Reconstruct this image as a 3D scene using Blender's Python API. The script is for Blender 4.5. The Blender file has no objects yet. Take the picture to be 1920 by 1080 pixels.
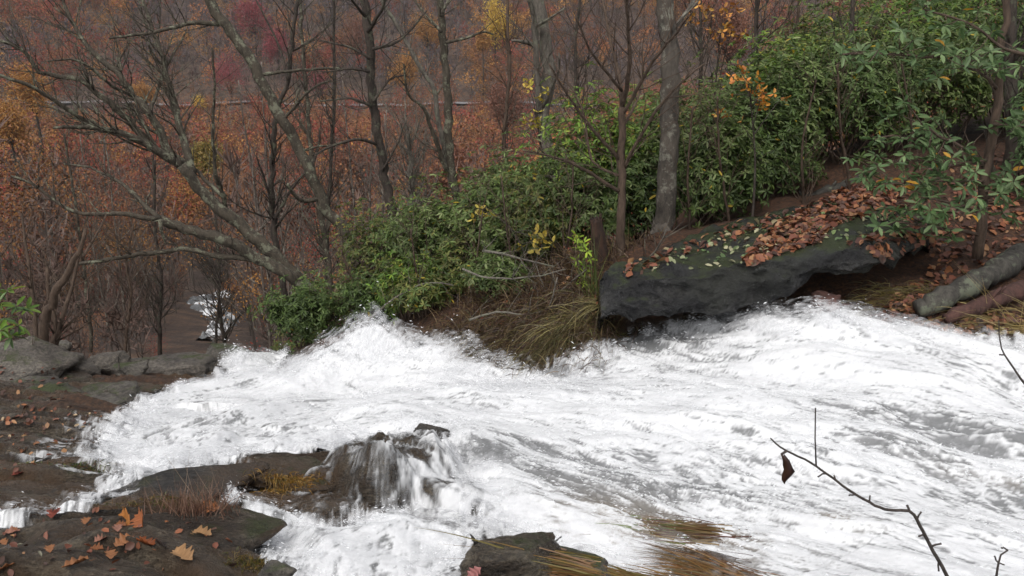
import bpy, bmesh, math, random
import numpy as np
from mathutils import Vector, Matrix, Quaternion
from mathutils.bvhtree import BVHTree
random.seed(7); RNG = np.random.default_rng(11)
R = math.radians
SC = bpy.context.scene; COL = SC.collection
# ------------------------------------------------------------------ camera
PITCH = 18.0; CAMZ = 1.7; FPX = 1739.0
cd = bpy.data.cameras.new('camera'); cam = bpy.data.objects.new('camera', cd); COL.objects.link(cam)
cam.location = (0, 0, CAMZ); cam.rotation_euler = (R(90 - PITCH), 0, 0)
cd.lens = FPX / 1920 * 36; cd.sensor_width = 36; cd.clip_start = .05; cd.clip_end = 3000
SC.camera = cam
SC.cycles.transparent_max_bounces = 24
# ------------------------------------------------------------------ light: bright overcast
SUN_EL, SUN_AZ = 58.0, 200.0
w = bpy.data.worlds.new('World'); SC.world = w; w.use_nodes = True
nt = w.node_tree; bg = nt.nodes['Background']
sky = nt.nodes.new('ShaderNodeTexSky'); sky.sky_type = 'NISHITA'; sky.sun_disc = False
sky.sun_elevation = R(SUN_EL); sky.sun_rotation = R(SUN_AZ); sky.air_density = 1.0; sky.dust_density = 4.0
hs = nt.nodes.new('ShaderNodeHueSaturation'); hs.inputs['Saturation'].default_value = .18
nt.links.new(sky.outputs[0], hs.inputs['Color']); nt.links.new(hs.outputs[0], bg.inputs[0]); bg.inputs[1].default_value = .14
sl = bpy.data.lights.new('sun', 'SUN'); so = bpy.data.objects.new('sun', sl); COL.objects.link(so)
sl.energy = 1.0; sl.angle = R(30); sl.color = (1, .97, .93)
so.rotation_euler = (R(90 - SUN_EL), 0, R(180 - SUN_AZ))
vs = SC.view_settings; vs.view_transform = 'Standard'; vs.look = 'None'; vs.exposure = 0.30; vs.gamma = 1

# ------------------------------------------------------------------ projection helpers
cp, sp_ = math.cos(R(PITCH)), math.sin(R(PITCH))
def ray(px, py):
    dx = (px - 960) / FPX; dy = (540 - py) / FPX
    return Vector((dx, cp + dy * sp_, -sp_ + dy * cp))
def W(px, py, Y):
    d = ray(px, py); t = Y / d.y
    return Vector((d.x * t, Y, CAMZ + d.z * t))
def ppm(Y):            # photo pixels per metre near distance Y
    return FPX / (Y * 1.04)

# ------------------------------------------------------------------ noise
_T = np.random.default_rng(5).random((256, 256))
def vnoise(x, y, seed=0):
    x = np.asarray(x, float) + seed * 17.31; y = np.asarray(y, float) + seed * 9.77
    ix = np.floor(x).astype(int); iy = np.floor(y).astype(int)
    fx = x - ix; fy = y - iy; fx = fx * fx * fx * (fx * (fx * 6 - 15) + 10); fy = fy * fy * fy * (fy * (fy * 6 - 15) + 10)
    a = _T[ix & 255, iy & 255]; b = _T[(ix + 1) & 255, iy & 255]; c = _T[ix & 255, (iy + 1) & 255]; d = _T[(ix + 1) & 255, (iy + 1) & 255]
    return (a + (b - a) * fx) * (1 - fy) + (c + (d - c) * fx) * fy
def fbm(x, y, o=4, seed=0, g=.5):
    s = 0; a = 1; n = 0
    for k in range(o):
        s = s + a * vnoise(x * 2 ** k, y * 2 ** k, seed + k * 3); n += a; a *= g
    return s / n
def sstep(a, b, x):
    t = np.clip((np.asarray(x, float) - a) / (b - a), 0, 1); return t * t * (3 - 2 * t)

# ------------------------------------------------------------------ terrain: near surface (thin-plate) + valley
CP = [(0,1080,2.55),(500,1080,2.7),(960,1080,2.95),(1440,1080,3.1),(1920,1080,3.2),
 (300,1000,3.0),(0,960,3.3),(600,1000,3.35),(700,950,3.6),(0,900,4.0),(250,900,4.0),(500,880,4.3),(960,900,4.1),(1440,900,4.2),(1920,900,4.3),
 (0,780,6.2),(500,780,6.3),(960,780,5.6),(1440,780,5.3),(1920,780,5.3),
 (1500,640,7.0),(1920,640,6.9),(1250,665,7.1),(1080,690,7.2),(960,670,7.9),(820,650,8.7),(700,650,9.5),(600,680,10.0),(520,655,11.0),(400,680,10.5),
 (0,710,9.0),(200,700,9.8),(280,760,7.5),(100,760,7.2),(-300,700,9.5),(-300,900,4.2),(2300,900,4.4),(2300,640,7.0),
 (1920,480,8.6),(1650,480,8.6),(1250,470,9.0),(1600,390,10.2),(1900,320,11),(1400,420,10.3),(1120,520,8.6),(980,570,9.0),(820,600,9.6),
 (900,575,10.4),(760,605,11.3),(1000,545,10.2),(1150,505,10.4),(640,655,11.6),
 (1900,200,15),(1600,290,13.5),(1300,380,12.5),(2300,300,12),(2300,480,8.6),(-400,1080,2.6),(2300,1080,3.2)]
P = np.array([tuple(W(*c)) for c in CP] + [(-4,0,.25),(0,0,.05),(4,0,-.1),(-2,1.2,.1),(2,1.5,-.1),(-4,-3,.5),(4,-3,.5),(.2,12.5,-2.5),(-1.2,13,-3.2),(1.6,12.5,-1.9),(-3.6,12,-3.4),(-6,11.5,-3.2),(-5,10.6,-2.85),(1.2,7.95,-1.18),(1.9,7.9,-1.1),(2.5,7.9,-1.03),(.75,7.8,-1.22)])
def _tps(P, lam=.002):
    n = len(P); d = np.hypot(P[:, None, 0] - P[None, :, 0], P[:, None, 1] - P[None, :, 1])
    K = np.where(d > 0, d * d * np.log(d + 1e-12), 0) + lam * np.eye(n)
    Q = np.c_[np.ones(n), P[:, :2]]; A = np.block([[K, Q], [Q.T, np.zeros((3, 3))]])
    return np.linalg.solve(A, np.r_[P[:, 2], 0, 0, 0])
_C = _tps(P)
def near_z(x, y):
    x = np.asarray(x, float); y = np.asarray(y, float); out = np.full(x.shape, _C[-3]) + _C[-2] * x + _C[-1] * y
    for i in range(len(P)):
        d2 = (x - P[i, 0]) ** 2 + (y - P[i, 1]) ** 2 + 1e-12
        out += _C[i] * .5 * d2 * np.log(d2)
    return out
_PY = [0, 11, 12, 14, 20, 28, 35, 45, 60, 110, 170, 240, 285, 297, 306, 330, 400, 500, 700, 1200]
_PZ = [-1, -3.0, -3.7, -5.2, -7.6, -10.5, -12.2, -14.2, -17.4, -26.5, -34, -39, -35.5, -34.3, -34.3, -27, -4, 32, 95, 210]
def far_z(x, y):
    z = np.interp(y, _PY, _PZ)
    z = z + np.clip(x - 2, 0, 14) * .28 * (1 - sstep(60, 120, y)) + np.clip(-x - 7, 0, 12) * .1 * (1 - sstep(30, 60, y))
    z = z + (fbm(x * .05, y * .05, 3, 4) - .5) * 3 * sstep(14, 40, y) + (fbm(x * .006, y * .006, 3, 9) - .5) * 26 * sstep(330, 450, y)
    return z
# road bench kept level
def base(x, y):
    x = np.asarray(x, float); y = np.asarray(y, float)
    edge = 10.9 + np.clip(x + 3, 0, 10) * .45
    k = sstep(0, 1, (y - edge) / (1.6 + np.clip(x + 3, 0, 6) * .5))
    return near_z(x, np.minimum(y, 19)) * (1 - k) + far_z(x, y) * k
def hit(px, py, lift=0.0, ymax=600):
    d = ray(px, py); ts = np.concatenate([np.arange(1.5, 20, .02), np.arange(20, ymax, .5)])
    x = d.x * ts; y = d.y * ts; z = CAMZ + d.z * ts
    b = base(x, y) + lift; k = np.argmax(z < b)
    return Vector((x[k], y[k], z[k]))

# ------------------------------------------------------------------ polygons of the water on the plan
def poly_world(pts, lift=0): return np.array([tuple(hit(a, b, lift))[:2] for a, b in pts])
def sdist(x, y, poly):           # signed distance, positive inside
    d = np.full(x.shape, 1e9); ins = np.zeros(x.shape, bool); n = len(poly)
    for i in range(n):
        ax, ay = poly[i]; bx, by = poly[(i + 1) % n]
        ex, ey = bx - ax, by - ay; L = ex * ex + ey * ey + 1e-12
        t = np.clip(((x - ax) * ex + (y - ay) * ey) / L, 0, 1)
        d = np.minimum(d, (x - ax - t * ex) ** 2 + (y - ay - t * ey) ** 2)
        c = ((ay > y) != (by > y)) & (x < (bx - ax) * (y - ay) / (by - ay + 1e-12) + ax); ins ^= c
    return np.where(ins, 1, -1) * np.sqrt(d)
MAIN = [(2500,650),(2200,640),(1920,632),(1800,635),(1700,622),(1600,610),(1540,590),(1450,582),(1380,590),(1280,602),(1170,618),(1130,650),(1080,668),(1000,694),(960,672),(900,652),
 (830,640),(760,640),(700,640),(650,655),(600,685),(560,700),(520,695),(545,668),(515,650),(450,655),(410,690),(395,712),(330,722),(250,745),(205,790),(155,835),(140,858),
 (190,866),(245,868),(225,885),(170,920),(100,936),(20,952),(-100,957),(-100,972),(30,966),(120,953),(210,928),(300,905),(400,872),(480,848),(560,842),(640,850),(700,812),(770,815),
 (830,860),(870,930),(870,985),(950,1000),(1060,1040),(1180,1078),(1260,1110),(1300,1250),(2500,1250)]
POOL = [(640,962),(600,948),(520,928),(478,935),(455,915),(425,890),(408,893),(425,935),(452,972),(470,1010),(520,1060),(600,1120),(840,1120),(900,1030),(940,1000),(860,960),(760,930)]
MAINW = poly_world(MAIN); POOLW = poly_world(POOL)
def water_sd(x, y): return np.maximum(sdist(x, y, MAINW), sdist(x, y, POOLW))

# faceted boulder bump: min of planes
def bump_planes(x, y, c, r, h, n=7, seed=0, top=.5):
    rg = np.random.default_rng(seed); u = (x - c[0]) / r[0]; v = (y - c[1]) / r[1]
    out = np.full(np.shape(u), h, float) + h * (.25 * u * rg.normal() + .25 * v * rg.normal())
    for k in range(n):
        a = 2 * math.pi * (k + rg.uniform(-.3, .3)) / n; s = rg.uniform(.7, 1.6); off = rg.uniform(.8, 1.1)
        out = np.minimum(out, h * (off - (u * math.cos(a) + v * math.sin(a))) * s / top)
    return out
pk = hit(735, 870); CEN = (pk.x + .01, pk.y - .08)          # the boulder in mid stream
def center_rock(x, y):
    b = bump_planes(x, y, CEN, (.50, .62), .34, 9, 3, .60)
    b = np.minimum(b, .30 + .10 * (CEN[0] - x) + (fbm(x * 4, y * 4, 3, 12) - .5) * .16)
    return b + (fbm(x * 4.5, y * 4.5, 5, 2, .6) - .5) * .22 - .01
def bed_z(x, y, sd=None):
    if sd is None: sd = water_sd(x, y)
    z = base(x, y); near = 1 - sstep(11, 14, y)
    inside = sstep(-.05, .35, sd)
    z = z - .16 * inside * near
    rise = sstep(0, .45, -sd) * near
    far_bank = sstep(6.0, 7.5, y + .12 * x) * sstep(-3.4, -1.8, x)
    z = z + rise * (.05 + .10 * far_bank)
    # bedded rock: long steps
    q = (y * .9 + x * .35) + (fbm(x * .9, y * 2.2, 3, 21) - .5) * .9
    st = q * 3.1; fr = st - np.floor(st); step = (np.floor(st) + sstep(.72, 1, fr) - st) / 3.1
    z = z + near * (1 - far_bank) * (step * .30 + (fbm(x * 1.4, y * 3, 4, 31) - .5) * .10 + (fbm(x * 9, y * 14, 4, 33) - .5) * .035)
    z = z + far_bank * near * ((fbm(x * 1.5, y * 1.5, 4, 8) - .5) * .18 + (fbm(x * 8, y * 8, 3, 8) - .5) * .04)
    return z

# ------------------------------------------------------------------ materials
def newmat(name):
    m = bpy.data.materials.new(name); m.use_nodes = True; n = m.node_tree; return m, n, n.nodes['Principled BSDF']
def N(n, t, **k):
    o = n.nodes.new(t)
    for a, b in k.items():
        if a.startswith('i_'): o.inputs[a[2:].replace('_', ' ')].default_value = b
        else: setattr(o, a, b)
    return o
def ramp(n, fac, stops):
    r = n.nodes.new('ShaderNodeValToRGB'); e = r.color_ramp.elements
    while len(e) < len(stops): e.new(.5)
    for q, (p_, c) in zip(e, stops): q.position = p_; q.color = (*c, 1)
    n.links.new(fac, r.inputs[0]); return r.outputs[0]
def mixc(n, f, a, b, bt='MIX'):
    m = n.nodes.new('ShaderNodeMix'); m.data_type = 'RGBA'; m.blend_type = bt
    for s, v in ((m.inputs[0], f), (m.inputs[6], a), (m.inputs[7], b)):
        if hasattr(v, 'is_linked') or hasattr(v, 'links'): n.links.new(v, s)
        else: s.default_value = v if isinstance(v, (int, float)) else (*v, 1)
    return m.outputs[2]
def tex(n, scale, detail=5, rough=.55, vec=None, stretch=None, dist=0):
    t = N(n, 'ShaderNodeTexNoise'); t.inputs['Scale'].default_value = scale; t.inputs['Detail'].default_value = detail
    t.inputs['Roughness'].default_value = rough; t.inputs['Distortion'].default_value = dist
    if vec is None:
        g = N(n, 'ShaderNodeNewGeometry'); vec = g.outputs['Position']
    if stretch:
        mp = N(n, 'ShaderNodeMapping'); mp.inputs['Scale'].default_value = stretch; n.links.new(vec, mp.inputs[0]); vec = mp.outputs[0]
    n.links.new(vec, t.inputs['Vector']); return t.outputs['Fac']
def bump(n, b, h, s=.4, d=.02):
    k = N(n, 'ShaderNodeBump'); k.inputs['Strength'].default_value = s; k.inputs['Distance'].default_value = d
    n.links.new(h, k.inputs['Height']); n.links.new(k.outputs[0], b.inputs['Normal'])
def objvec(n):
    return N(n, 'ShaderNodeTexCoord').outputs['Object']
def rock_mat(name, dark, mid, light, moss=None, mossamt=.5, rough=.45, stain=None, stretch=(1, 1, 1.6)):
    m, n, b = newmat(name); v = N(n, 'ShaderNodeNewGeometry').outputs['Position']
    a = tex(n, 2.2, 8, .65, v, stretch); f = tex(n, 26, 6, .7, v, stretch)
    c = ramp(n, a, [(.32, dark), (.5, mid), (.68, light)])
    c = mixc(n, .8, c, ramp(n, f, [(.32, (.12, .12, .12)), (.5, (.5, .5, .5)), (.68, (.95, .93, .88))]), 'OVERLAY'); f2 = tex(n, 90, 4, .7, v); c = mixc(n, .5, c, ramp(n, f2, [(.35, (.2, .2, .2)), (.65, (.85, .84, .82))]), 'OVERLAY')
    if stain:
        s = tex(n, 1.3, 6, .6, v, (1, 1.5, 1)); c = mixc(n, ramp(n, s, [(.46, (0, 0, 0)), (.58, (1, 1, 1))]), c, stain)
    if moss:
        s = tex(n, 3.4, 7, .7, v); g = N(n, 'ShaderNodeNewGeometry'); sx = N(n, 'ShaderNodeSeparateXYZ'); n.links.new(g.outputs['Normal'], sx.inputs[0])
        mr = N(n, 'ShaderNodeMapRange'); mr.inputs[1].default_value = .75; mr.inputs[2].default_value = .97; n.links.new(sx.outputs[2], mr.inputs[0])
        mm = N(n, 'ShaderNodeMath', operation='MULTIPLY'); n.links.new(mr.outputs[0], mm.inputs[0])
        n.links.new(ramp(n, s, [(.62 - mossamt * .3, (0, 0, 0)), (.72 - mossamt * .3, (1, 1, 1))]), mm.inputs[1])
        mc = ramp(n, tex(n, 40, 4, .6, v), [(.3, tuple(q * .45 for q in moss)), (.7, moss)])
        c = mixc(n, mm.outputs[0], c, mc)
    n.links.new(c, b.inputs['Base Color'])
    n.links.new(ramp(n, tex(n, 7, 4, .6, v), [(.3, (rough * .55,) * 3), (.7, (min(1, rough * 1.5),) * 3)]), b.inputs['Roughness'])
    h = N(n, 'ShaderNodeMath', operation='ADD'); n.links.new(a, h.inputs[0]); n.links.new(f, h.inputs[1]); h2 = N(n, 'ShaderNodeMath', operation='MULTIPLY_ADD'); n.links.new(f2, h2.inputs[0]); h2.inputs[1].default_value = .4; n.links.new(h.outputs[0], h2.inputs[2]); bump(n, b, h2.outputs[0], 1, .035)
    return m
M = {}
M['wetrock'] = rock_mat('wet_bedrock', (.018, .014, .011), (.062, .049, .038), (.15, .13, .10), (.06, .07, .025), .3, .24, stain=(.085, .056, .034), stretch=(1, 2.6, 4))
M['smooth'] = rock_mat('smooth_dark_ledge', (.018, .016, .015), (.046, .041, .037), (.095, .086, .074), (.06, .065, .025), .25, .24, stain=(.075, .05, .032), stretch=(1, 2.4, 3))
M['slab'] = rock_mat('dark_wet_slab', (.012, .012, .013), (.019, .019, .020), (.052, .051, .049), (.055, .07, .026), .60, .20, stain=(.030, .031, .026))
M['lightrock'] = rock_mat('dry_grey_rock', (.05, .042, .036), (.115, .10, .085), (.19, .17, .145), (.075, .085, .03), .3, .7)
M['midrock'] = rock_mat('mossy_rock', (.03, .026, .022), (.08, .07, .06), (.16, .145, .125), (.07, .085, .025), .5, .6)
def bark_mat(name, dark, light, lichen=None, sc=1):
    m, n, b = newmat(name); v = objvec(n)
    a = tex(n, 20 * sc, 7, .75, v, (1, 1, .3)); c = ramp(n, a, [(.36, dark), (.64, light)])
    if lichen: c = mixc(n, ramp(n, tex(n, 7 * sc, 6, .75, v), [(.53, (0, 0, 0)), (.60, (1, 1, 1))]), c, lichen)
    n.links.new(c, b.inputs['Base Color']); b.inputs['Roughness'].default_value = .85; bump(n, b, a, .8, .02); return m
M['bark_grey'] = bark_mat('lichen_bark', (.028, .022, .015), (.092, .074, .052), (.18, .18, .125))
M['bark_dark'] = bark_mat('dark_bark', (.018, .013, .010), (.07, .052, .04), (.09, .09, .06))
M['bark_brown'] = bark_mat('brown_bark', (.045, .028, .018), (.12, .08, .055))
M['bark_pale'] = bark_mat('pale_bark', (.055, .047, .038), (.19, .165, .135), (.16, .16, .115))
M['log'] = bark_mat('log_bark', (.02, .017, .014), (.075, .068, .056), (.12, .13, .09), .7)
M['stout'] = bark_mat('stout_bark', (.03, .025, .02), (.12, .10, .08), (.21, .20, .16), .5)
M['redlog'] = bark_mat('red_log_bark', (.035, .016, .012), (.10, .045, .035))
M['stump'] = bark_mat('stump_wood', (.012, .007, .005), (.06, .028, .016))
def col_mat(name, rough=.6, trans=0, spec=.5):
    m, n, b = newmat(name); a = N(n, 'ShaderNodeAttribute', attribute_name='col'); n.links.new(a.outputs['Color'], b.inputs['Base Color'])
    b.inputs['Roughness'].default_value = rough; b.inputs['Specular IOR Level'].default_value = spec
    if trans:
        t = N(n, 'ShaderNodeBsdfTranslucent'); n.links.new(a.outputs['Color'], t.inputs[0]); mx = N(n, 'ShaderNodeMixShader'); mx.inputs[0].default_value = trans
        n.links.new(b.outputs[0], mx.inputs[1]); n.links.new(t.outputs[0], mx.inputs[2]); n.links.new(mx.outputs[0], n.nodes['Material Output'].inputs[0])
    return m
M['leaf'] = col_mat('leaf', .5, .3, .35)
M['dryleaf'] = col_mat('dry_leaf', .6, .15)
M['grass'] = col_mat('grass_blade', .5, .2)
M['forest'] = col_mat('forest_tints', .9, 0, .1)

# ------------------------------------------------------------------ mesh + tag helpers
def link(name, me, mat=None, parent=None, smooth=True):
    o = bpy.data.objects.new(name, me); COL.objects.link(o)
    if mat: me.materials.append(mat)
    if parent: o.parent = parent
    if smooth: me.polygons.foreach_set('use_smooth', [True] * len(me.polygons))
    return o
def np_mesh(name, V, F, mat=None, parent=None, col=None, smooth=True, attrs=None):
    """V (n,3), F (m,k) array"""
    V = np.asarray(V, np.float32); F = np.asarray(F, np.int32); k = F.shape[1]
    me = bpy.data.meshes.new(name); me.vertices.add(len(V)); me.vertices.foreach_set('co', V.ravel())
    me.loops.add(F.size); me.loops.foreach_set('vertex_index', F.ravel()); me.polygons.add(len(F))
    me.polygons.foreach_set('loop_start', np.arange(0, F.size, k, dtype=np.int32)); me.update(calc_edges=True)
    if col is not None:
        a = me.color_attributes.new('col', 'FLOAT_COLOR', 'POINT'); c = np.ones((len(V), 4), np.float32); c[:, :3] = col; a.data.foreach_set('color', c.ravel())
    for kk, vv in (attrs or {}).items():
        a = me.attributes.new(kk, 'FLOAT', 'POINT'); a.data.foreach_set('value', np.asarray(vv, np.float32))
    o = link(name, me, mat, parent, False)
    if smooth: me.polygons.foreach_set('use_smooth', np.ones(len(F), bool))
    return o
def tag(o, label=None, cat=None, group=None, kind=None):
    if label: o['label'] = label
    if cat: o['category'] = cat
    if group: o['group'] = group
    if kind: o['kind'] = kind
    return o
def empty(name, loc=(0, 0, 0)):
    o = bpy.data.objects.new(name, None); COL.objects.link(o); o.location = loc; o.empty_display_size = .2; return o
def copy_tree(o, parent=None):
    c = o.copy(); COL.objects.link(c); c.parent = parent
    for ch in [q for q in o.children]: copy_tree(ch, c)
    return c
class Tubes:
    def __init__(s): s.v = []; s.f = []
    def add(s, pts, rad, sides=6):
        n0 = len(s.v); m = len(pts); pts = [Vector(p) for p in pts]; up = Vector((.3, .2, .93)); prev = None
        for i, p in enumerate(pts):
            t = (pts[min(i + 1, m - 1)] - pts[max(i - 1, 0)]);
            if t.length < 1e-9: t = Vector((0, 0, 1))
            t.normalize()
            if prev is None: a = t.orthogonal().normalized()
            else:
                a = prev - t * prev.dot(t); a = a.normalized() if a.length > 1e-6 else t.orthogonal().normalized()
            prev = a; b = t.cross(a)
            for k in range(sides):
                an = 2 * math.pi * k / sides; s.v.append(p + (a * math.cos(an) + b * math.sin(an)) * rad[i])
        for i in range(m - 1):
            for k in range(sides):
                a0 = n0 + i * sides + k; a1 = n0 + i * sides + (k + 1) % sides
                s.f.append((a0, a1, a1 + sides, a0 + sides))
        s.f.append(tuple(n0 + k for k in range(sides))[::-1]); s.f.append(tuple(n0 + (m - 1) * sides + k for k in range(sides)))
    def build(s, name, mat, parent=None, origin=None):
        me = bpy.data.meshes.new(name); v = s.v
        if origin is not None: v = [p - Vector(origin) for p in v]
        me.from_pydata([tuple(p) for p in v], [], s.f); me.update(); return link(name, me, mat, parent)
def smoothline(pts, rad, step):
    """Catmull-Rom resample of a 3D polyline"""
    P_ = [Vector(p) for p in pts]; out = []; ro = []
    for i in range(len(P_) - 1):
        p0 = P_[max(i - 1, 0)]; p1 = P_[i]; p2 = P_[i + 1]; p3 = P_[min(i + 2, len(P_) - 1)]
        n = max(1, int((p2 - p1).length / step))
        for k in range(n):
            t = k / n; out.append(.5 * ((2 * p1) + (p2 - p0) * t + (2 * p0 - 5 * p1 + 4 * p2 - p3) * t * t + (3 * p1 - p0 - 3 * p2 + p3) * t ** 3)); ro.append(rad[i] + (rad[i + 1] - rad[i]) * t)
    out.append(P_[-1]); ro.append(rad[-1]); return out, ro
def rv(s=1): return Vector((random.gauss(0, s), random.gauss(0, s), random.gauss(0, s)))
def grow(T, p, d, L, r, lvl, step=.12, droop=0, upb=.12, sides=5):
    """random branch with side twigs"""
    n = max(2, int(L / step)); pts = [p.copy()]; q = p.copy(); d = d.normalized(); kids = []
    for i in range(n):
        d = (d + rv(.13) + Vector((0, 0, upb * .3))).normalized(); q = q + d * (L / n); pts.append(q.copy())
        if lvl > 0 and i > 0 and random.random() < .62: kids.append((q.copy(), d.copy(), i / n))
    T.add(pts, [max(r * (1 - .8 * i / n), .0012) for i in range(n + 1)], sides)
    for q, dd, f in kids:
        s = dd.orthogonal().normalized(); s = Quaternion(dd, random.uniform(0, 6.28)) @ s
        grow(T, q, dd * .9 + s * random.uniform(.5, 1.0), L * (1 - .6 * f) * random.uniform(.35, .6), r * (1 - .8 * f) * .55, lvl - 1, step, droop, upb, max(3, sides - 1))

# ------------------------------------------------------------------ ground sheets
def polar_grid(th0, th1, nth, r0, r1, nr):
    th = np.linspace(R(th0), R(th1), nth); r = np.exp(np.linspace(math.log(r0), math.log(r1), nr))
    TH, RR = np.meshgrid(th, r); x = (RR * np.sin(TH)).ravel(); y = (RR * np.cos(TH)).ravel()
    i = np.arange(nr - 1)[:, None] * nth + np.arange(nth - 1)[None, :]; i = i.ravel()
    return x, y, np.c_[i, i + 1, i + nth + 1, i + nth]
# near ground to 16 m
gx, gy, gF = polar_grid(-60, 60, 620, .6, 15.0, 620)
gz = bed_z(gx, gy)
gcol = {}
litter = sstep(6.6, 7.4, gy + .12 * gx) * sstep(-3.4, -1.8, gx) * sstep(-.1, .3, -water_sd(gx, gy))
litter = np.maximum(litter, sstep(11.2, 12.5, gy))
litter = np.maximum(litter, sstep(.52, .62, fbm(gx * 1.1, gy * 2.0, 4, 44)) * sstep(-2.2, -3.2, gx) * sstep(4.5, 6.0, gy) * .8)
def ground_mat():
    m = rock_mat('bedrock_and_litter', (.022, .017, .013), (.075, .058, .043), (.17, .145, .11), (.05, .06, .022), .12, .26, stain=(.10, .062, .036), stretch=(1, 2.4, 4))
    n = m.node_tree; b = n.nodes['Principled BSDF']; old = b.inputs['Base Color'].links[0].from_socket
    v = N(n, 'ShaderNodeNewGeometry').outputs['Position']
    c = ramp(n, tex(n, 30, 5, .7, v), [(.3, (.016, .009, .006)), (.5, (.07, .032, .016)), (.66, (.16, .07, .03))])
    a = N(n, 'ShaderNodeAttribute', attribute_name='litter'); n.links.new(mixc(n, a.outputs['Fac'], old, c), b.inputs['Base Color'])
    oldr = b.inputs['Roughness'].links[0].from_socket; mx = N(n, 'ShaderNodeMath', operation='MAXIMUM'); n.links.new(oldr, mx.inputs[0])
    mm = N(n, 'ShaderNodeMath', operation='MULTIPLY'); mm.inputs[1].default_value = .85; n.links.new(a.outputs['Fac'], mm.inputs[0]); n.links.new(mm.outputs[0], mx.inputs[1]); n.links.new(mx.outputs[0], b.inputs['Roughness'])
    return m
M['ground'] = ground_mat()
tag(np_mesh('bedrock_ground', np.c_[gx, gy, gz], gF, M['ground'], attrs={'litter': litter}), kind='structure')
# valley
vx, vy, vF = polar_grid(-50, 50, 300, 14.6, 1150, 420)
vz = base(vx, vy) - .02 * sstep(15.2, 14.8, np.hypot(vx, vy)) * 5
def valley_mat():
    m, n, b = newmat('valley_leaf_litter'); v = N(n, 'ShaderNodeNewGeometry').outputs['Position']
    c = ramp(n, tex(n, .5, 10, .75, v), [(.3, (.028, .02, .017)), (.48, (.075, .05, .038)), (.62, (.14, .085, .055)), (.75, (.2, .11, .06))])
    n.links.new(c, b.inputs['Base Color']); b.inputs['Roughness'].default_value = .95; bump(n, b, tex(n, 3, 6, .7, v), 1, .3); return m
tag(np_mesh('valley_terrain', np.c_[vx, vy, vz], vF, valley_mat()), kind='structure')
# road on its bench across the valley
def road_sheet():
    xs = np.linspace(-190, 30, 120); ys = [299.2, 304.2]; V = []; F = []
    for i, x in enumerate(xs):
        for k, y in enumerate(ys): V.append((x, y + 3 * math.sin(x * .02), float(np.max(base(np.array([x, x]), np.array([299.0, 304.0])))) + .5))
    for i in range(len(xs) - 1): F.append((2 * i, 2 * i + 2, 2 * i + 3, 2 * i + 1))
    m, n, b = newmat('asphalt'); n.links.new(ramp(n, tex(n, 2, 5), [(.3, (.16, .15, .15)), (.7, (.26, .25, .25))]), b.inputs['Base Color']); b.inputs['Roughness'].default_value = .8
    tag(np_mesh('road', V, F, m), kind='structure')
    return 0
road_sheet()

# ------------------------------------------------------------------ water
def polyline_st(x, y, line):
    best = np.full(x.shape, 1e9); S = np.zeros(x.shape); T_ = np.zeros(x.shape); acc = 0
    for i in range(len(line) - 1):
        ax, ay = line[i]; bx, by = line[i + 1]; ex, ey = bx - ax, by - ay; L = math.hypot(ex, ey); ex /= L; ey /= L
        t = (x - ax) * ex + (y - ay) * ey; tc = np.clip(t, 0 if i else -1e9, L if i < len(line) - 2 else 1e9)
        cr = (x - ax) * -ey + (y - ay) * ex; d = np.hypot(x - ax - tc * ex, y - ay - tc * ey)
        k = d < best; best = np.where(k, d, best); S = np.where(k, acc + tc, S); T_ = np.where(k, np.sign(cr) * d, T_); acc += L
    return S, T_
def plan(pts): return [tuple(hit(a, b))[:2] for a, b in pts]
FL1 = plan([(2400,1000),(1920,860),(1600,780),(1300,735),(1000,720),(700,710),(560,690),(470,665)])
FL2 = plan([(1500,900),(1200,830),(900,770),(600,760),(400,800),(230,890),(60,960)])
wx, wy, wF = polar_grid(-46, 50, 1000, 1.6, 13.5, 640)
wsd = water_sd(wx, wy)
def g(px, py, rx, ry, a=1):
    """soft spot on the plan given by a photo point; radii in metres, turned along the flow"""
    p = hit(px, py); c, s = math.cos(R(-28)), math.sin(R(-28))
    u = (wx - p.x) * c + (wy - p.y) * s; v = -(wx - p.x) * s + (wy - p.y) * c
    return a * np.exp(-((u / rx) ** 2 + (v / ry) ** 2))
s1, t1 = polyline_st(wx, wy, FL1); s2, t2 = polyline_st(wx, wy, FL2)
wl = sstep(.0, 1.0, (-.2 - wx) / 1.6 + (6.4 - wy) / 3)      # left fan weight
def water_z(x, y):
    k = np.array([int(np.argmin((wx - a) ** 2 + (wy - b) ** 2)) for a, b in zip(x, y)]); return wz[k]
def fn(ks, kt, o, seed, gain=.55):
    wob = (vnoise(wx * 1.7, wy * 1.7, seed) - .5) * .25
    a = fbm(s1 * ks, (t1 + wob) * kt, o, seed, gain); b = fbm(s2 * ks, (t2 + wob) * kt, o, seed + 40, gain); return a * (1 - wl) + b * wl
big = fn(.7, 1.6, 2, 1); med = fn(2.0, 5.0, 3, 2); fine = fn(6, 24, 4, 3, .65); vfine = fn(16, 60, 3, 4, .7); iso = fbm(wx * 14, wy * 14, 4, 50, .65)
wz = base(wx, wy) + .0
crest = g(650,672,.40,.36,.13) + g(735,652,.45,.30,.17) + g(850,652,.45,.26,.12) + g(940,690,.6,.25,.07) + g(1480,640,.9,.35,.10) + g(600,700,.5,.5,.08) + g(430,680,.4,.4,.10) + g(960,740,1.2,.4,.05)
trough = g(1000,850,.7,.25,.05) + g(1750,800,.8,.3,.05) + g(1180,925,.5,.25,.05)
wz = wz + crest * 1.25 - trough
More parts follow.
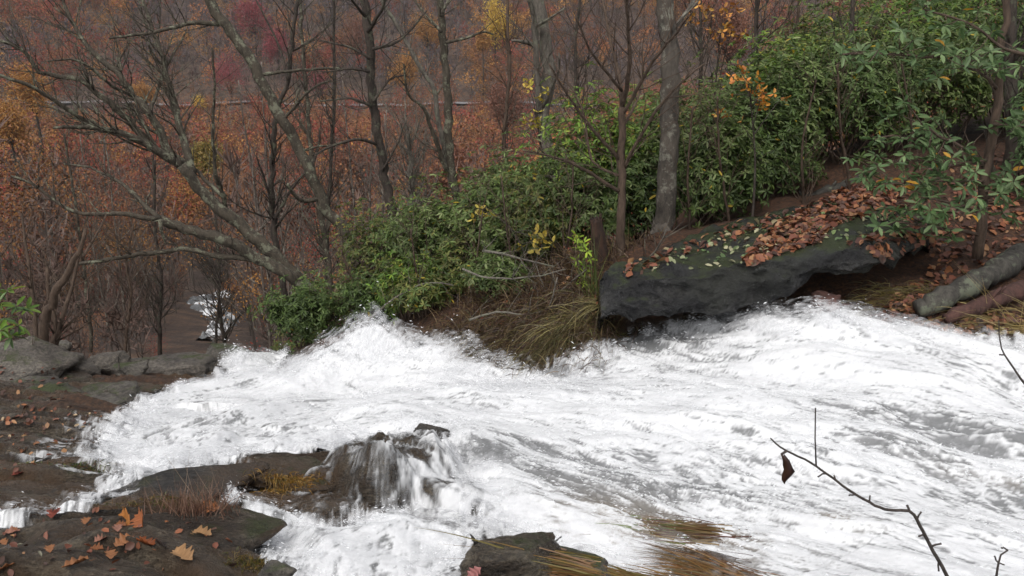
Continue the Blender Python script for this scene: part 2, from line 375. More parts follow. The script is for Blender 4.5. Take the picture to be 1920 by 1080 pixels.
calm = g(1730,790,.85,.20,.95) + g(1860,880,.55,.13,1.0) + g(1850,820,.5,.12) + g(1020,830,.42,.12) + g(900,850,.25,.16) + g(1100,910,.30,.22) + g(1060,890,.3,.12) + g(1300,905,.25,.10) + g(1000,880,.25,.07) + g(1250,985,.34,.2,1.2) + g(1150,960,.25,.14) \
     + g(1540,850,.08,.06) + g(640,720,.15,.15,.2) + g(1590,985,.12,.06,.8) + g(300,800,.35,.3,.75) + g(440,865,.3,.16,.7) + g(200,960,.25,.15,.8) + g(830,800,.12,.05,.9) + g(1700,840,.25,.1,.8) + g(1400,615,.7,.20,1.3) + g(1200,640,.7,.22,1.3) + g(1520,600,.3,.15,1.1) + g(1080,685,.45,.12,1.0) + g(880,650,.35,.15,.6) + g(520,680,.3,.2,.7)
calm = calm * .95 + (g(1150,880,1.2,.45,.34) + g(1450,900,1.2,.35,.22) + g(1700,860,1.3,.5,.25) + g(900,930,.4,.3,.3))
calm = np.clip(calm * (.35 + 1.1 * sstep(.36, .60, fbm(s1 * 2.2 + 3, t1 * 9, 4, 88, .6) * .6 + fbm(wx * 2.6, wy * 3.5, 3, 89) * .4)), 0, .92)
rr = np.hypot(wx, wy)
wz = wz + (big - .5) * .26 + (med - .5) * .08 + (fine - .5) * (.012 + .04 * calm) + (vfine - .5) * (.0015 + .010 * calm) + (iso - .5) * (.007 + .015 * calm)
edge_m = sstep(0.0, .28, wsd)
bz = bed_z(wx, wy, wsd)
cr = center_rock(wx, wy)
rock_top = base(wx, wy) - .12 + cr; _rr = np.hypot(wx - CEN[0], wy - CEN[1]); rock_top = np.where(_rr < .95, np.maximum(rock_top, bz), rock_top)
wz = wz * edge_m + (bz - .03 + .06 * sstep(-.06, .06, wsd)) * (1 - edge_m)
wz = np.where(wsd < -.08, bz - .06, wz)
rdir = np.arctan2(wy - CEN[1], wx - CEN[0]); rrad = np.hypot(wx - CEN[0], wy - CEN[1])
rads = fbm(rdir * 9, rrad * 5, 4, 57, .7); wp = (fbm(wx * 5, wy * 5, 3, 58) - .5) * .5; rads = .45 * rads + .55 * fbm(wx * 13 + wp * 6, wy * 6 + wp * 3, 5, 59, .7); rads = (rads - .5) * 1.7 + .5
veil = sstep(0.0, .05, rock_top - (wz - .05)) * (rrad < .80 + .25 * (iso - .5))
wz = np.where(veil > .02, np.maximum(wz, rock_top + .008 + (rads - .45) * .035), wz)
streak = .5 * fine + .25 * vfine + .25 * med
Sn = (streak - .5) / .11 * .5 + .5
lump = fbm(s1 * 1.1 + 7, t1 * 4.2, 4, 77, .6); low = sstep(.45, .70, lump) * .50
Sn2 = .6 * Sn + .4 * ((.6 * vfine + .4 * fine - .5) / .09 * .5 + .5)
foam = 1 - sstep(-.25, 1.0, np.maximum(calm, low) * 1.40 - Sn2 * 1.25)
foam = np.maximum(foam, .10)
foam = foam * (1 - .12 * sstep(.48, .72, .6 * fine + .4 * iso))
foam = np.where(veil > .02, .92 * sstep(.34, .78, .75 * rads + .25 * iso + .42 * (wx - CEN[0]) + .01), foam)
# ragged rim: lacy edge
lace = sstep(-.02, .16, wsd + (iso - .5) * .34 + (vfine - .5) * .16 + .05)
foam = np.where(veil > .02, foam, foam * lace)
film = sstep(-.42, -.02, wsd) * (wsd < 0) * (wy < 6.6) * (wx < 1.2) * (wy > 4.15) * (veil <= .02); iso2 = fbm(wx * 9, wy * 16, 5, 120, .72)
filmf = np.clip((iso2 - .64 + .16 * film) * 7, 0, 1) * sstep(0, .5, film) * .7
alpha = np.clip(np.maximum(foam * 1.2, sstep(.02, .10, wsd + (iso - .5) * .1)), 0, 1)
alpha = np.where(veil > .02, foam, alpha); fm = (film > 0) & (wsd < -.02); alpha = np.where(fm, np.maximum(alpha, filmf), alpha); foam = np.where(fm, np.maximum(foam, .8), foam); wz = np.where(fm, np.maximum(wz, bz + .012), wz)
tint = np.clip(g(1250,985,.5,.3) + g(1150,1000,.3,.2) + g(1000,1000,.5,.1,.4) + g(1590,985,.15,.1) + g(1900,890,.4,.1,.3), 0, 1)
keep = (wsd > -.45) | (veil > .02)
kf = keep[wF].all(axis=1); used = np.zeros(len(wx), bool); used[wF[kf].ravel()] = True; remap = np.cumsum(used) - 1
wV = np.c_[wx, wy, wz][used]; wFF = remap[wF[kf]]
def water_mat():
    m, n, b = newmat('white_water'); out = n.nodes['Material Output']
    fo = N(n, 'ShaderNodeAttribute', attribute_name='foam').outputs['Fac']; al = N(n, 'ShaderNodeAttribute', attribute_name='alpha').outputs['Fac']; ti = N(n, 'ShaderNodeAttribute', attribute_name='tint').outputs['Fac']
    b.inputs['Base Color'].default_value = (.78, .785, .795, 1); b.inputs['Roughness'].default_value = .8; b.inputs['Specular IOR Level'].default_value = .2
    wt = N(n, 'ShaderNodeBsdfPrincipled'); n.links.new(mixc(n, ti, (.15, .153, .155), (.16, .115, .06)), wt.inputs['Base Color']); wt.inputs['Roughness'].default_value = .12; wt.inputs['IOR'].default_value = 1.33
    v = N(n, 'ShaderNodeNewGeometry').outputs['Position']; bump(n, wt, tex(n, 45, 4, .6, v, (1, 2, 1)), .5, .02)
    mx = N(n, 'ShaderNodeMixShader'); n.links.new(fo, mx.inputs[0]); n.links.new(wt.outputs[0], mx.inputs[1]); n.links.new(b.outputs[0], mx.inputs[2])
    tr = N(n, 'ShaderNodeBsdfTransparent'); m2 = N(n, 'ShaderNodeMixShader'); n.links.new(al, m2.inputs[0]); n.links.new(tr.outputs[0], m2.inputs[1]); n.links.new(mx.outputs[0], m2.inputs[2])
    n.links.new(m2.outputs[0], out.inputs[0]); return m
M['water'] = water_mat()
tag(np_mesh('stream_water', wV, wFF, M['water'], attrs={'foam': foam[used], 'alpha': alpha[used], 'tint': tint[used]}), kind='structure')
mist_V = []; mist_F = []; mist_A = []; off_ = 0
zone = np.clip(np.exp(-((wsd - .05) / .20) ** 2) * .8 + crest * 8 + .25 * (1 - calm), 0, 1) * (foam > .35) * (wsd > -.02) + .0
for k in range(1, 6):
    nz = fbm(wx * 7 + k * .4, wy * 7 - k * .3, 4, 110, .7); az = np.clip((nz - .40 - .035 * k) * 4.5, 0, 1) * zone * (.55 - .05 * k)
    u = (az > .004)[wF].any(axis=1); F_ = wF[u]; us = np.zeros(len(wx), bool); us[F_.ravel()] = True; rm = np.cumsum(us) - 1
    mist_V.append(np.c_[wx, wy, wz + k * (.010 + .040 * np.clip(crest * 5, 0, 1)) + (nz - .4) * .05][us]); mist_F.append(rm[F_] + off_); mist_A.append(az[us]); off_ += us.sum()
m, n, b = newmat('mist'); b.inputs['Base Color'].default_value = (.82, .825, .84, 1); b.inputs['Roughness'].default_value = 1; b.inputs['Specular IOR Level'].default_value = 0
al_ = N(n, 'ShaderNodeAttribute', attribute_name='alpha'); n.links.new(al_.outputs['Fac'], b.inputs['Alpha'])
tag(np_mesh('water_mist', np.concatenate(mist_V), np.concatenate(mist_F), m, attrs={'alpha': np.concatenate(mist_A)}), 'fine mist hanging just over the white water', 'mist', kind='stuff')
# flying drops
m, n, b = newmat('spray_drop'); b.inputs['Base Color'].default_value = (.9, .91, .93, 1); b.inputs['Roughness'].default_value = .4
M['drop'] = m
prob = (np.exp(-((wsd - .06) / .16) ** 2) * .9 + crest * 5 + .10 + 1.2 * calm * foam) * (wsd > -.02) * rr ** 1.0 * sstep(.42, .62, iso * .6 + med * .4)
prob = prob * (foam > .3); prob /= prob.sum()
ND = 46000
idx = RNG.choice(len(wx), ND, p=prob)
hh = RNG.exponential(.008 + .11 * np.clip(crest[idx] * 4, 0, 1) + .010 * np.exp(-((wsd[idx]) / .2) ** 2), ND)
C0 = np.c_[wx[idx] + RNG.normal(0, .02, ND), wy[idx] + RNG.normal(0, .02, ND), wz[idx] + hh]
dirv = np.c_[-.85 + RNG.normal(0, .35, ND), .3 + RNG.normal(0, .35, ND), -.1 + RNG.normal(0, .5, ND) + .0]; dirv /= np.linalg.norm(dirv, axis=1)[:, None]
up = np.cross(dirv, np.array([0, 0, 1.])); up /= np.linalg.norm(up, axis=1)[:, None] + 1e-9; sd_ = np.cross(dirv, up)
ln = RNG.exponential(.0048, ND).clip(.0015, .018) * (.35 + rr[idx] / 9); th = ln * RNG.uniform(.14, .32, ND)
o6 = np.stack([C0 + dirv * ln[:, None], C0 - dirv * ln[:, None], C0 + up * th[:, None], C0 - up * th[:, None], C0 + sd_ * th[:, None], C0 - sd_ * th[:, None]], 1).reshape(-1, 3)
tf = np.array([[0, 2, 4], [0, 4, 3], [0, 3, 5], [0, 5, 2], [1, 4, 2], [1, 3, 4], [1, 5, 3], [1, 2, 5]])
tag(np_mesh('water_spray', o6, (np.arange(ND)[:, None, None] * 6 + tf[None]).reshape(-1, 3), M['drop']), 'white drops thrown up over the rapids and along their banks', 'spray', kind='stuff')

# ------------------------------------------------------------------ rocks
def patch_rock(name, c, ext, fn_, mat, label, n=200, skirt=.5):
    xs = np.linspace(c[0] - ext[0], c[0] + ext[0], n); ys = np.linspace(c[1] - ext[1], c[1] + ext[1], n); X, Y_ = np.meshgrid(xs, ys)
    Z = fn_(X, Y_); V = np.c_[X.ravel(), Y_.ravel(), Z.ravel()]; i = (np.arange(n - 1)[:, None] * n + np.arange(n - 1)[None]).ravel(); F = np.c_[i, i + 1, i + n + 1, i + n]
    # drop the rim well below the ground
    o = np_mesh(name, V, F, mat); return tag(o, label, 'rock')
patch_rock('boulder', CEN, (.85, .85), lambda x, y: np.maximum(base(x, y) - .12 + center_rock(x, y), base(x, y) - .6), M['wetrock'], 'dark wet boulder in mid stream with white water sheeting over its right side')
def hull_rock(name, c, size, seed, mat, label, rot=0, npts=16, sub=4, rough=.05, flat=0, group=None, tilt=0):
    rg = random.Random(seed); bm = bmesh.new()
    for k in range(npts):
        v = Vector((rg.gauss(0, 1), rg.gauss(0, 1), rg.gauss(0, 1))).normalized()
        v = Vector((max(-.8, min(.8, v.x)), max(-.8, min(.8, v.y)), max(-.6, min(.62, v.z)))); bm.verts.new(v)
    r_ = bmesh.ops.convex_hull(bm, input=bm.verts); bmesh.ops.delete(bm, geom=[g_ for g_ in r_['geom_interior'] if isinstance(g_, bmesh.types.BMVert)], context='VERTS')
    bmesh.ops.bevel(bm, geom=bm.edges[:] , offset=.07, segments=2, affect='EDGES', profile=.6)
    bmesh.ops.triangulate(bm, faces=bm.faces[:])
    for _ in range(sub):
        le = [e for e in bm.edges if e.calc_length() > .09]
        if not le: break
        bmesh.ops.subdivide_edges(bm, edges=le, cuts=1, use_grid_fill=False); bmesh.ops.triangulate(bm, faces=bm.faces[:])
    me = bpy.data.meshes.new(name); bm.to_mesh(me); bm.free()
    co = np.empty(len(me.vertices) * 3, np.float32); me.vertices.foreach_get('co', co); co = co.reshape(-1, 3)
    nr = np.empty(len(me.vertices) * 3, np.float32); me.vertices.foreach_get('normal', nr); nr = nr.reshape(-1, 3)
    dsp = (fbm(co[:, 0] * 3 + seed, co[:, 1] * 3 + co[:, 2] * 4, 4, seed % 20) - .5) * rough * 3 + (fbm(co[:, 0] * 12 + co[:, 2] * 9, co[:, 1] * 12, 3, seed % 20) - .5) * rough
    co = (co + nr * dsp[:, None]) * np.array(size) / .8
    me.vertices.foreach_set('co', co.ravel().astype(np.float32)); me.update()
    o = link(name, me, mat); o.location = c; o.rotation_euler = (tilt, 0, rot); tag(o, label, 'rock', group); return o
def Wr(px, py, Y): return W(px, py, Y)
hull_rock('rock', W(30,700,9.0), (.62, .5, .36), 11, M['lightrock'], 'pale grey angular block at the left edge beside the clumped tree', .2, tilt=.1)
hull_rock('rock', W(205,690,9.6), (.25, .25, .22), 5, M['lightrock'], 'pale grey boulder with mossy crown standing upright beside the stream', .5)
hull_rock('rock', W(240,695,9.35), (.2, .2, .14), 24, M['midrock'], 'dark mossy rock with undercut base leaning on the pale boulder')
hull_rock('ledge', W(320,695,9.8), (.48, .36, .19), 8, M['lightrock'], 'long flat grey ledge at the brink with water lapping its foot', -.05, tilt=-.03)
hull_rock('ledge', W(415,672,10.9), (.40, .3, .14), 28, M['midrock'], 'thin grey ledge at the brink of the falls just left of the white water')
hull_rock('rock', W(140,722,9.0), (.34, .3, .15), 15, M['wetrock'], 'low wet rock between the tree roots and the pale boulder')
hull_rock('rock', W(80,755,8.1), (.36, .3, .17), 31, M['midrock'], 'brown leaf-strewn rock below the roots of the clumped tree')
hull_rock('rock', W(200,748,8.2), (.30, .25, .14), 32, M['midrock'], 'greenish wet rock where the white water starts on the left', .3)
hull_rock('slab', W(70,775,7.3), (.42, .25, .09), 33, M['midrock'], 'thin flat slab under the brown rock at the left', .05)
hull_rock('slab', W(165,762,7.7), (.40, .22, .10), 61, M['midrock'], 'layered wet slab below the greenish rock at the left of the falls', .15)
hull_rock('block', W(150,700,9.3), (.22, .24, .17), 71, M['lightrock'], 'squarish grey block between the clumped tree and the pale boulder', .4, 12)
hull_rock('block', W(60,735,8.5), (.34, .24, .15), 72, M['midrock'], 'angular grey block under the roots of the clumped tree', -.2, 12)
hull_rock('slab', W(330,735,8.9), (.30, .2, .10), 73, M['wetrock'], 'wet step of rock at the foot of the long flat ledge', .1, 12)
hull_rock('slab', W(30,812,6.0), (.34, .2, .07), 62, M['wetrock'], 'low brown ledge cut by the left edge below the thin flat slab', .1)
hull_rock('rock', W(262,738,8.7), (.26, .2, .10), 63, M['wetrock'], 'dark wet rock touching the foam under the mossy undercut rock', .2)
hull_rock('rock', W(110,655,10.6), (.16, .16, .12), 36, M['lightrock'], 'small pale rock just behind the clumped tree')
hull_rock('rock', W(545,890,4.1), (.22, .16, .07), 41, M['wetrock'], 'wet brown rock with orange moss left of the mid stream boulder')
hull_rock('rock', W(590,915,3.95), (.14, .10, .05), 42, M['wetrock'], 'dark rock joining the moss cushion to the mid stream boulder', .4)
hull_rock('rock', W(155,905,4.25), (.20, .14, .07), 43, M['midrock'], 'low mossy rock between two trickles at the lower left')
hull_rock('slab', W(345,922,3.85), (.42, .15, .085), 45, M['smooth'], 'smooth dark slab with a straight edge below the left fan of water', .42, 12, rough=.025)
hull_rock('slab', W(300,1035,2.98), (.46, .28, .075), 46, M['wetrock'], 'flat brown slab with single orange leaves beside the churning pool', .1, 14, rough=.03)
hull_rock('rock', W(955,1050,3.0), (.20, .16, .12), 47, M['wetrock'], 'wet dark rock at the bottom edge with trickles running down it', .3)
hull_rock('rock', W(1060,1085,2.95), (.30, .12, .09), 52, M['midrock'], 'brown rock with matted grass at the bottom edge', -.35)
hull_rock('rock', W(808,812,5.0), (.13, .06, .05), 57, M['smooth'], 'dark wedge of rock poking out of the foam behind the boulder', -.35, 12)
hull_rock('rock', W(515,1075,2.72), (.07, .06, .04), 50, M['midrock'], 'fist-sized pinkish stone at the bottom edge beside the pool')
hull_rock('rock', W(1545,575,7.3), (.14, .14, .13), 51, M['redlog'], 'rounded reddish rock under the right end of the big slab')

# the big overhanging slab on the far bank: lofted sections
SEC = [(1126,606,560,520,7.40,.25),(1150,603,540,505,7.30,.6),(1200,598,524,482,7.22,.9),(1260,592,514,455,7.18,1.35),(1330,584,505,430,7.15,1.8),(1400,572,496,408,7.15,2.2),(1480,556,482,388,7.2,2.6),
       (1560,540,468,372,7.3,2.8),(1640,522,462,372,7.4,2.6),(1700,498,455,385,7.6,2.2),(1735,478,452,410,7.8,1.4),(1748,468,455,430,8.0,.6)]
def slab_mesh():
    rings = []
    for (px, lo, ft, bk, Yf, dep) in SEC:
        a = W(px, lo, Yf + .10); b = W(px, (lo + ft) / 2, Yf + .02); c = W(px, ft, Yf + .06); c2 = W(px, ft - 8, Yf + .22); e = W(px, bk, Yf + dep)
        m1 = c2.lerp(e, .4) + Vector((0, 0, .02)); under = a + Vector((0, .55, .07)); und2 = Vector((e.x, Yf + dep, e.z - .5))
        rings.append([a, b, c, c2, m1, e, e + Vector((0, .15, -.2)), und2, under])
    # resample finely
    K = 22; RG = []
    for r_ in rings:
        row = []
        for i in range(len(r_)):
            p, q = r_[i], r_[(i + 1) % len(r_)]
            for k in range(K): row.append(p.lerp(q, k / K))
        RG.append(row)
    n = len(RG[0]); NS = 26; rows = []
    for i in range(len(RG) - 1):
        for k in range(NS if i < len(RG) - 2 else NS + 1):
            t = k / NS; rows.append([RG[i][j].lerp(RG[i + 1][j], t) for j in range(n)])
    V = np.array([[tuple(p) for p in r_] for r_ in rows]); m = len(rows)
    for _ in range(3):
        V[1:-1] = .5 * V[1:-1] + .25 * (V[:-2] + V[2:]); V = .6 * V + .2 * (np.roll(V, 1, 1) + np.roll(V, -1, 1))
    x, y, z = V[..., 0], V[..., 1], V[..., 2]
    d = (fbm(x * 2.3, y * 2.3 + z * 3, 4, 61) - .5) * .18 + (fbm(x * 5, y * 5 + z * 9, 4, 62, .55) - .5) * .09
    V[..., 2] += d; V[..., 1] += (fbm(x * 3.1 + 5, z * 5, 4, 63) - .5) * .20 + (fbm(x * 5, z * 9, 4, 65, .55) - .5) * .12
    # ragged underside of the lip
    jag = (np.abs(vnoise(x * 3.6, x * 0, 64) - .5) * .26) * np.exp(-((np.minimum(np.arange(n), n - np.arange(n)))[None, :] / 16.0) ** 2); V[..., 2] += jag
    F = [(i * n + j, i * n + (j + 1) % n, (i + 1) * n + (j + 1) % n, (i + 1) * n + j) for i in range(m - 1) for j in range(n)]
    vv = V.reshape(-1, 3); me = bpy.data.meshes.new('overhanging_slab'); me.from_pydata([tuple(p) for p in vv], [], F + [tuple(range(n))[::-1], tuple((m - 1) * n + j for j in range(n))]); me.update()
    return link('overhanging_slab', me, M['slab'])
BIG = tag(slab_mesh(), 'large dark overhanging slab with moss and fallen leaves on the far bank', 'rock')

# surfaces for dropping things on
bpy.context.view_layer.update()
def bvh_of(o):
    me = o.data; mw = o.matrix_world
    return BVHTree.FromPolygons([mw @ v.co for v in me.vertices], [tuple(p.vertices) for p in me.polygons])
ROCKS = [o for o in bpy.data.objects if o.get('category') == 'rock']
RB = [bvh_of(o) for o in ROCKS]
def ground_at(x, y):
    return float(bed_z(np.array([x]), np.array([y]))[0])
def drop(x, y):
    z = ground_at(x, y); nrm = Vector((0, 0, 1)); onrock = False
    for b_ in RB:
        h = b_.ray_cast(Vector((x, y, 6)), Vector((0, 0, -1)))
        if h[0] is not None and h[0].z > z: z = h[0].z; nrm = h[1] if h[1].z > 0 else -h[1]; onrock = True
    if not onrock:
        e = .03; nrm = Vector((ground_at(x - e, y) - ground_at(x + e, y), ground_at(x, y - e) - ground_at(x, y + e), 2 * e)).normalized()
    return Vector((x, y, z)), nrm
def pick(px, py):
    """first surface along the view ray"""
    d = ray(px, py).normalized(); o = Vector((0, 0, CAMZ)); best = None; nn = Vector((0, 0, 1))
    for b_ in RB:
        h = b_.ray_cast(o, d)
        if h[0] is not None and (best is None or h[3] < best): best = h[3]; nn = h[1]
    ts = np.arange(1.5, 20, .01); z = o.z + d.z * ts; zz = bed_z(d.x * ts, d.y * ts); k = np.argmax(z < zz)
    if best is None or ts[k] < best: best = ts[k]; nn = Vector((0, 0, 1))
    p = o + d * best; nn = nn if nn.z > 0 else -nn; return p, (nn if nn.z > .2 else Vector((0, 0, 1)))
# ================================================================== PART 2: plants
# ------------------------------------------------------------------ traced trees
def tw(Y0, path, dY=0.0, wob=0.0):
    n = len(path); return [W(p[0], p[1], Y0 + dY * i / max(1, n - 1) + random.uniform(-wob, wob)) for i, p in enumerate(path)]
def stem(T, Y0, path, r0, r1, dY=0.0, step=.10, twigs=0, tl=.8, lvl=2, sides=8, wob=.0, start=.15, updir=.25):
    """path in photo points at depth Y0, radii in photo pixels at that depth; real twigs grown off it"""
    k = 1 / ppm(Y0); pts = tw(Y0, path, dY, wob); n = len(pts)
    p, r = smoothline(pts, [(r0 + (r1 - r0) * i / (n - 1)) * k for i in range(n)], step)
    for i in range(2, len(p) - 1): p[i] = p[i] + rv(min(.012, r[i] * .25))
    T.add(p, [q * random.uniform(.94, 1.06) for q in r], sides)
    for _ in range(int(twigs * 2.3)):
        i = random.randint(int(start * (len(p) - 2)), len(p) - 2); d = (p[i + 1] - p[i]).normalized()
        s = Quaternion(d, random.uniform(0, 6.28)) @ d.orthogonal().normalized()
        dd = d * .55 + s * random.uniform(.5, 1) + Vector((0, 0, updir))
        grow(T, p[i], dd, tl * random.uniform(.5, 1.2), max(.0040, r[i] * random.uniform(.22, .4)), lvl, .10, upb=.25)
    return p
def tree(name, label, cat, base_pt, mat, build, group=None):
    root = empty(name, base_pt); T = Tubes(); Bt = Tubes(); build(T, Bt)
    T.build('trunk', mat, root, base_pt)
    if Bt.v: Bt.build('branches', mat, root, base_pt)
    return tag(root, label, cat, group)
def t1(T, B):
    Y = 12.2
    stem(T, Y, [(612,600),(585,552),(565,530),(500,465),(425,400),(370,350),(340,310)], 15, 9.5, -.2, sides=10)
    stem(B, Y, [(340,310),(300,285),(240,255),(190,242),(145,237),(100,240)], 9, 2, -1.0, twigs=9, tl=.9)
    stem(B, Y, [(325,298),(280,215),(250,180),(215,130),(175,100),(150,65),(125,20),(110,-40)], 8, 2.5, .6, twigs=16, tl=.9)
    stem(B, Y, [(285,275),(230,215),(190,180),(150,150),(75,135),(50,100),(0,75),(-60,60)], 6.5, 2, -.5, twigs=14, tl=.9)
    stem(B, Y, [(220,250),(170,235),(120,200),(65,165),(0,142),(-70,120)], 5, 2, -1.2, twigs=10, tl=.8)
    stem(B, Y, [(362,330),(348,270),(335,230),(325,190),(305,110),(285,50),(262,-10)], 8, 3, .8, twigs=16, tl=1.0)
    stem(B, Y, [(426,402),(420,370),(405,330),(400,240),(402,160),(398,90)], 4.5, 1.5, -.8, twigs=8, tl=.7)
    stem(B, Y, [(420,372),(385,335),(350,305),(330,290)], 4, 2, .3, twigs=3, tl=.5)
    stem(B, Y, [(280,215),(295,170),(320,110),(350,60)], 3.5, 1.5, 1.2, twigs=6, tl=.7)
    stem(B, Y, [(250,180),(210,160),(150,115),(90,115)], 3.5, 1.2, -1.0, twigs=6, tl=.7)
tree('leaning_tree', 'big lichen-covered bare tree leaning left over the brink with wide forked branches', 'tree', W(612,600,12.2), M['bark_grey'], t1)
def t1b(T, B):
    Y = 11.9
    stem(T, Y, [(600,600),(550,525),(475,480),(435,455),(380,440),(320,420),(300,410)], 12, 8, -.7, sides=9)
    stem(B, Y-.7, [(300,410),(280,410),(240,400),(190,402),(135,395),(60,345),(20,330)], 5.5, 2, -.6, twigs=7, tl=.6)
    stem(B, Y-.7, [(300,410),(265,380),(230,345),(170,315),(120,308)], 5, 1.5, .4, twigs=7, tl=.6)
    stem(B, Y-.2, [(490,488),(440,482),(400,480),(350,468),(250,478),(200,487),(145,495)], 6, 3, -.6, twigs=9, tl=.6)
    stem(B, Y-.8, [(300,412),(303,435),(310,455),(330,460)], 4, 1.5, .1, twigs=2, tl=.3)
    stem(B, Y-.2, [(435,458),(415,445),(412,425)], 3, 1.2, .1, twigs=1, tl=.3)
tree('sprawling_tree', 'pale mossy tree with crooked low limbs reaching left below the big leaning tree', 'tree', W(600,600,11.9), M['bark_grey'], t1b)
def t2(T, B):
    Y = 13.0
    stem(T, Y, [(695,575),(675,525),(640,425),(615,400),(590,340),(555,270),(515,200),(470,115),(435,60),(390,0),(350,-60)], 11, 8.5, .0, sides=9)
    stem(B, Y, [(410,45),(350,45),(290,60),(205,72)], 4.5, 2, -.8, twigs=5, tl=.7)
    stem(B, Y, [(490,140),(550,133),(640,128),(690,135)], 3.5, 1.5, .8, twigs=5, tl=.7)
    stem(B, Y, [(598,372),(570,378),(550,365),(540,345)], 4.5, 2.5, -.4, twigs=4, tl=.5)
    stem(B, Y, [(530,225),(580,170),(620,150)], 3, 1.5, -.5, twigs=5, tl=.6)
    stem(B, Y, [(560,285),(600,275),(650,268)], 3, 1.2, .5, twigs=4, tl=.6)
tree('leaning_tree', 'long mossy trunk leaning left out of the shrubs, right of the big forked tree', 'tree', W(695,575,13.0), M['bark_grey'], t2)
def t8(T, B):
    Y = 14.0
    stem(T, Y, [(535,560),(520,470),(510,400),(512,300),(520,210),(540,150),(550,60),(560,-20)], 6.5, 3, .3, twigs=14, tl=1.0)
    stem(B, Y, [(512,390),(495,335),(480,290)], 3, 1.2, -.3, twigs=5, tl=.6)
    stem(B, Y, [(515,410),(545,355),(590,300),(600,240)], 3.5, 1.2, .4, twigs=6, tl=.6)
    stem(B, Y, [(540,150),(520,80),(480,0)], 2.5, 1.2, .4, twigs=5, tl=.6)
tree('slender_tree', 'slender dark bare tree standing upright between the two leaning trees', 'tree', W(535,560,14.0), M['bark_dark'], t8)
def t3(T, B):
    Y = 12.4
    stem(T, Y, [(765,560),(757,500),(745,425),(730,370),(715,300),(705,225),(695,150),(692,75),(680,0),(672,-60)], 9.5, 7, .2, sides=9)
    for path, r in (([(694,110),(660,90),(600,75)], 3.2), ([(693,135),(660,128),(610,135)], 3), ([(697,200),(660,185),(600,190)], 3), ([(705,270),(670,262),(620,275),(590,290)], 3.4),
                    ([(698,92),(750,75),(800,20)], 3.4), ([(700,190),(730,150),(760,140)], 2.6), ([(684,30),(650,-10)], 3), ([(690,60),(715,20),(725,-20)], 4), ([(716,320),(740,280),(760,230)], 2.5)):
        stem(B, Y, path, r, 1.2, random.uniform(-.8, .8), twigs=5, tl=.7)
tree('dark_tree', 'upright tree with dark patchy bark and drooping side branches in the middle of the picture', 'tree', W(765,560,12.4), M['bark_dark'], t3)
def t4(T, B):
    Y = 12.8
    stem(T, Y, [(915,590),(900,560),(880,480),(855,365),(843,300),(840,200),(835,125),(827,50),(825,-10)], 9.5, 6, .2, sides=8)
    stem(B, Y, [(836,80),(870,72),(910,60),(925,65)], 3, 1.5, .3, twigs=3, tl=.5)
    stem(B, Y, [(828,60),(800,30),(770,-10)], 3, 1.5, .3, twigs=5, tl=.6)
    stem(B, Y, [(838,320),(815,260),(795,205),(765,175),(757,120)], 4.5, 1.5, -.5, twigs=8, tl=.5)
    stem(B, Y, [(826,30),(850,-20)], 3, 2, .3, twigs=3, tl=.6)
tree('mossy_tree', 'thin mossy upright tree rising behind the green shrubs left of centre', 'tree', W(915,590,12.8), M['bark_grey'], t4)
def t4b(T, B):
    stem(T, 13.6, [(880,520),(860,400),(822,230),(815,170),(790,130),(760,75),(715,0),(690,-40)], 5, 3, .3, twigs=12, tl=.8)
tree('slender_tree', 'very thin pale stem crossing behind the dark tree towards the upper left', 'tree', W(880,520,13.6), M['bark_pale'], t4b)
def t7(T, B):
    Y = 14.5
    stem(T, Y, [(1040,420),(1030,300),(1018,210),(1030,150),(1025,110),(1020,60),(1008,0),(1000,-50)], 12, 11, .2, sides=9)
    stem(B, Y, [(1012,210),(1008,150),(1000,40),(990,-10)], 6, 4, -.3, twigs=4, tl=.8)
    stem(B, Y, [(1018,200),(1035,160),(1048,130),(1048,100)], 4, 1.5, -.4, twigs=3, tl=.4)
    stem(B, Y, [(1003,85),(980,78),(960,76)], 4, 2, -.4, twigs=2, tl=.4)
    stem(B, Y, [(1000,52),(1030,35),(1060,15)], 3, 1.5, -.4, twigs=3, tl=.5)
tree('lichen_tree', 'pale twin-stemmed trunk behind the shrubs right of centre', 'tree', W(1040,420,14.5), M['bark_pale'], t7)
def t5(T, B):
    Y = 9.4
    stem(T, Y, [(1232,475),(1240,440),(1250,350),(1255,250),(1257,150),(1255,55),(1245,0),(1238,-50)], 19.5, 14, .1, sides=14)
    for a in ((1195,468),(1215,480),(1262,468),(1280,458)): stem(T, Y-.1, [(1240,425),((1240+a[0])/2,448),a], 12, 3, -.15, sides=6)
    stem(B, Y, [(1257,60),(1290,20),(1310,-20)], 4, 3, .3, twigs=3, tl=.6)
tree('stout_tree', 'stoutest tree trunk, grey scaly bark, growing behind the mossy end of the big slab', 'tree', W(1235,470,9.4), M['stout'], t5)
def t6(T, B):
    Y = 8.6
    stem(T, Y, [(1160,500),(1162,475),(1166,350),(1167,200)], 9.5, 6.5, .0, sides=9)
    for path, r, tn in (([(1167,200),(1160,140),(1145,75),(1130,0),(1125,-40)], 4.5, 7), ([(1168,195),(1180,125),(1175,0),(1174,-40)], 5, 6), ([(1170,315),(1215,230),(1262,170),(1320,120)], 4, 5), ([(1168,215),(1225,115),(1270,60),(1300,20)], 3.6, 6),
                    ([(1163,300),(1105,235),(1065,180),(1030,120)], 3.6, 7), ([(1162,360),(1090,315),(1040,295),(980,282)], 3.6, 6), ([(1163,330),(1110,300),(1090,200),(1040,120)], 3, 6), ([(1167,240),(1200,170),(1205,90)], 3, 6), ([(1166,170),(1110,100),(1080,30)], 3, 6)):
        stem(B, Y, path, r, 1.2, random.uniform(-.9, .6), twigs=tn, tl=.7)
tree('forked_sapling', 'brown sapling with many thin upswept branches in front of the green thicket', 'tree', W(1160,500,8.6), M['bark_brown'], t6)
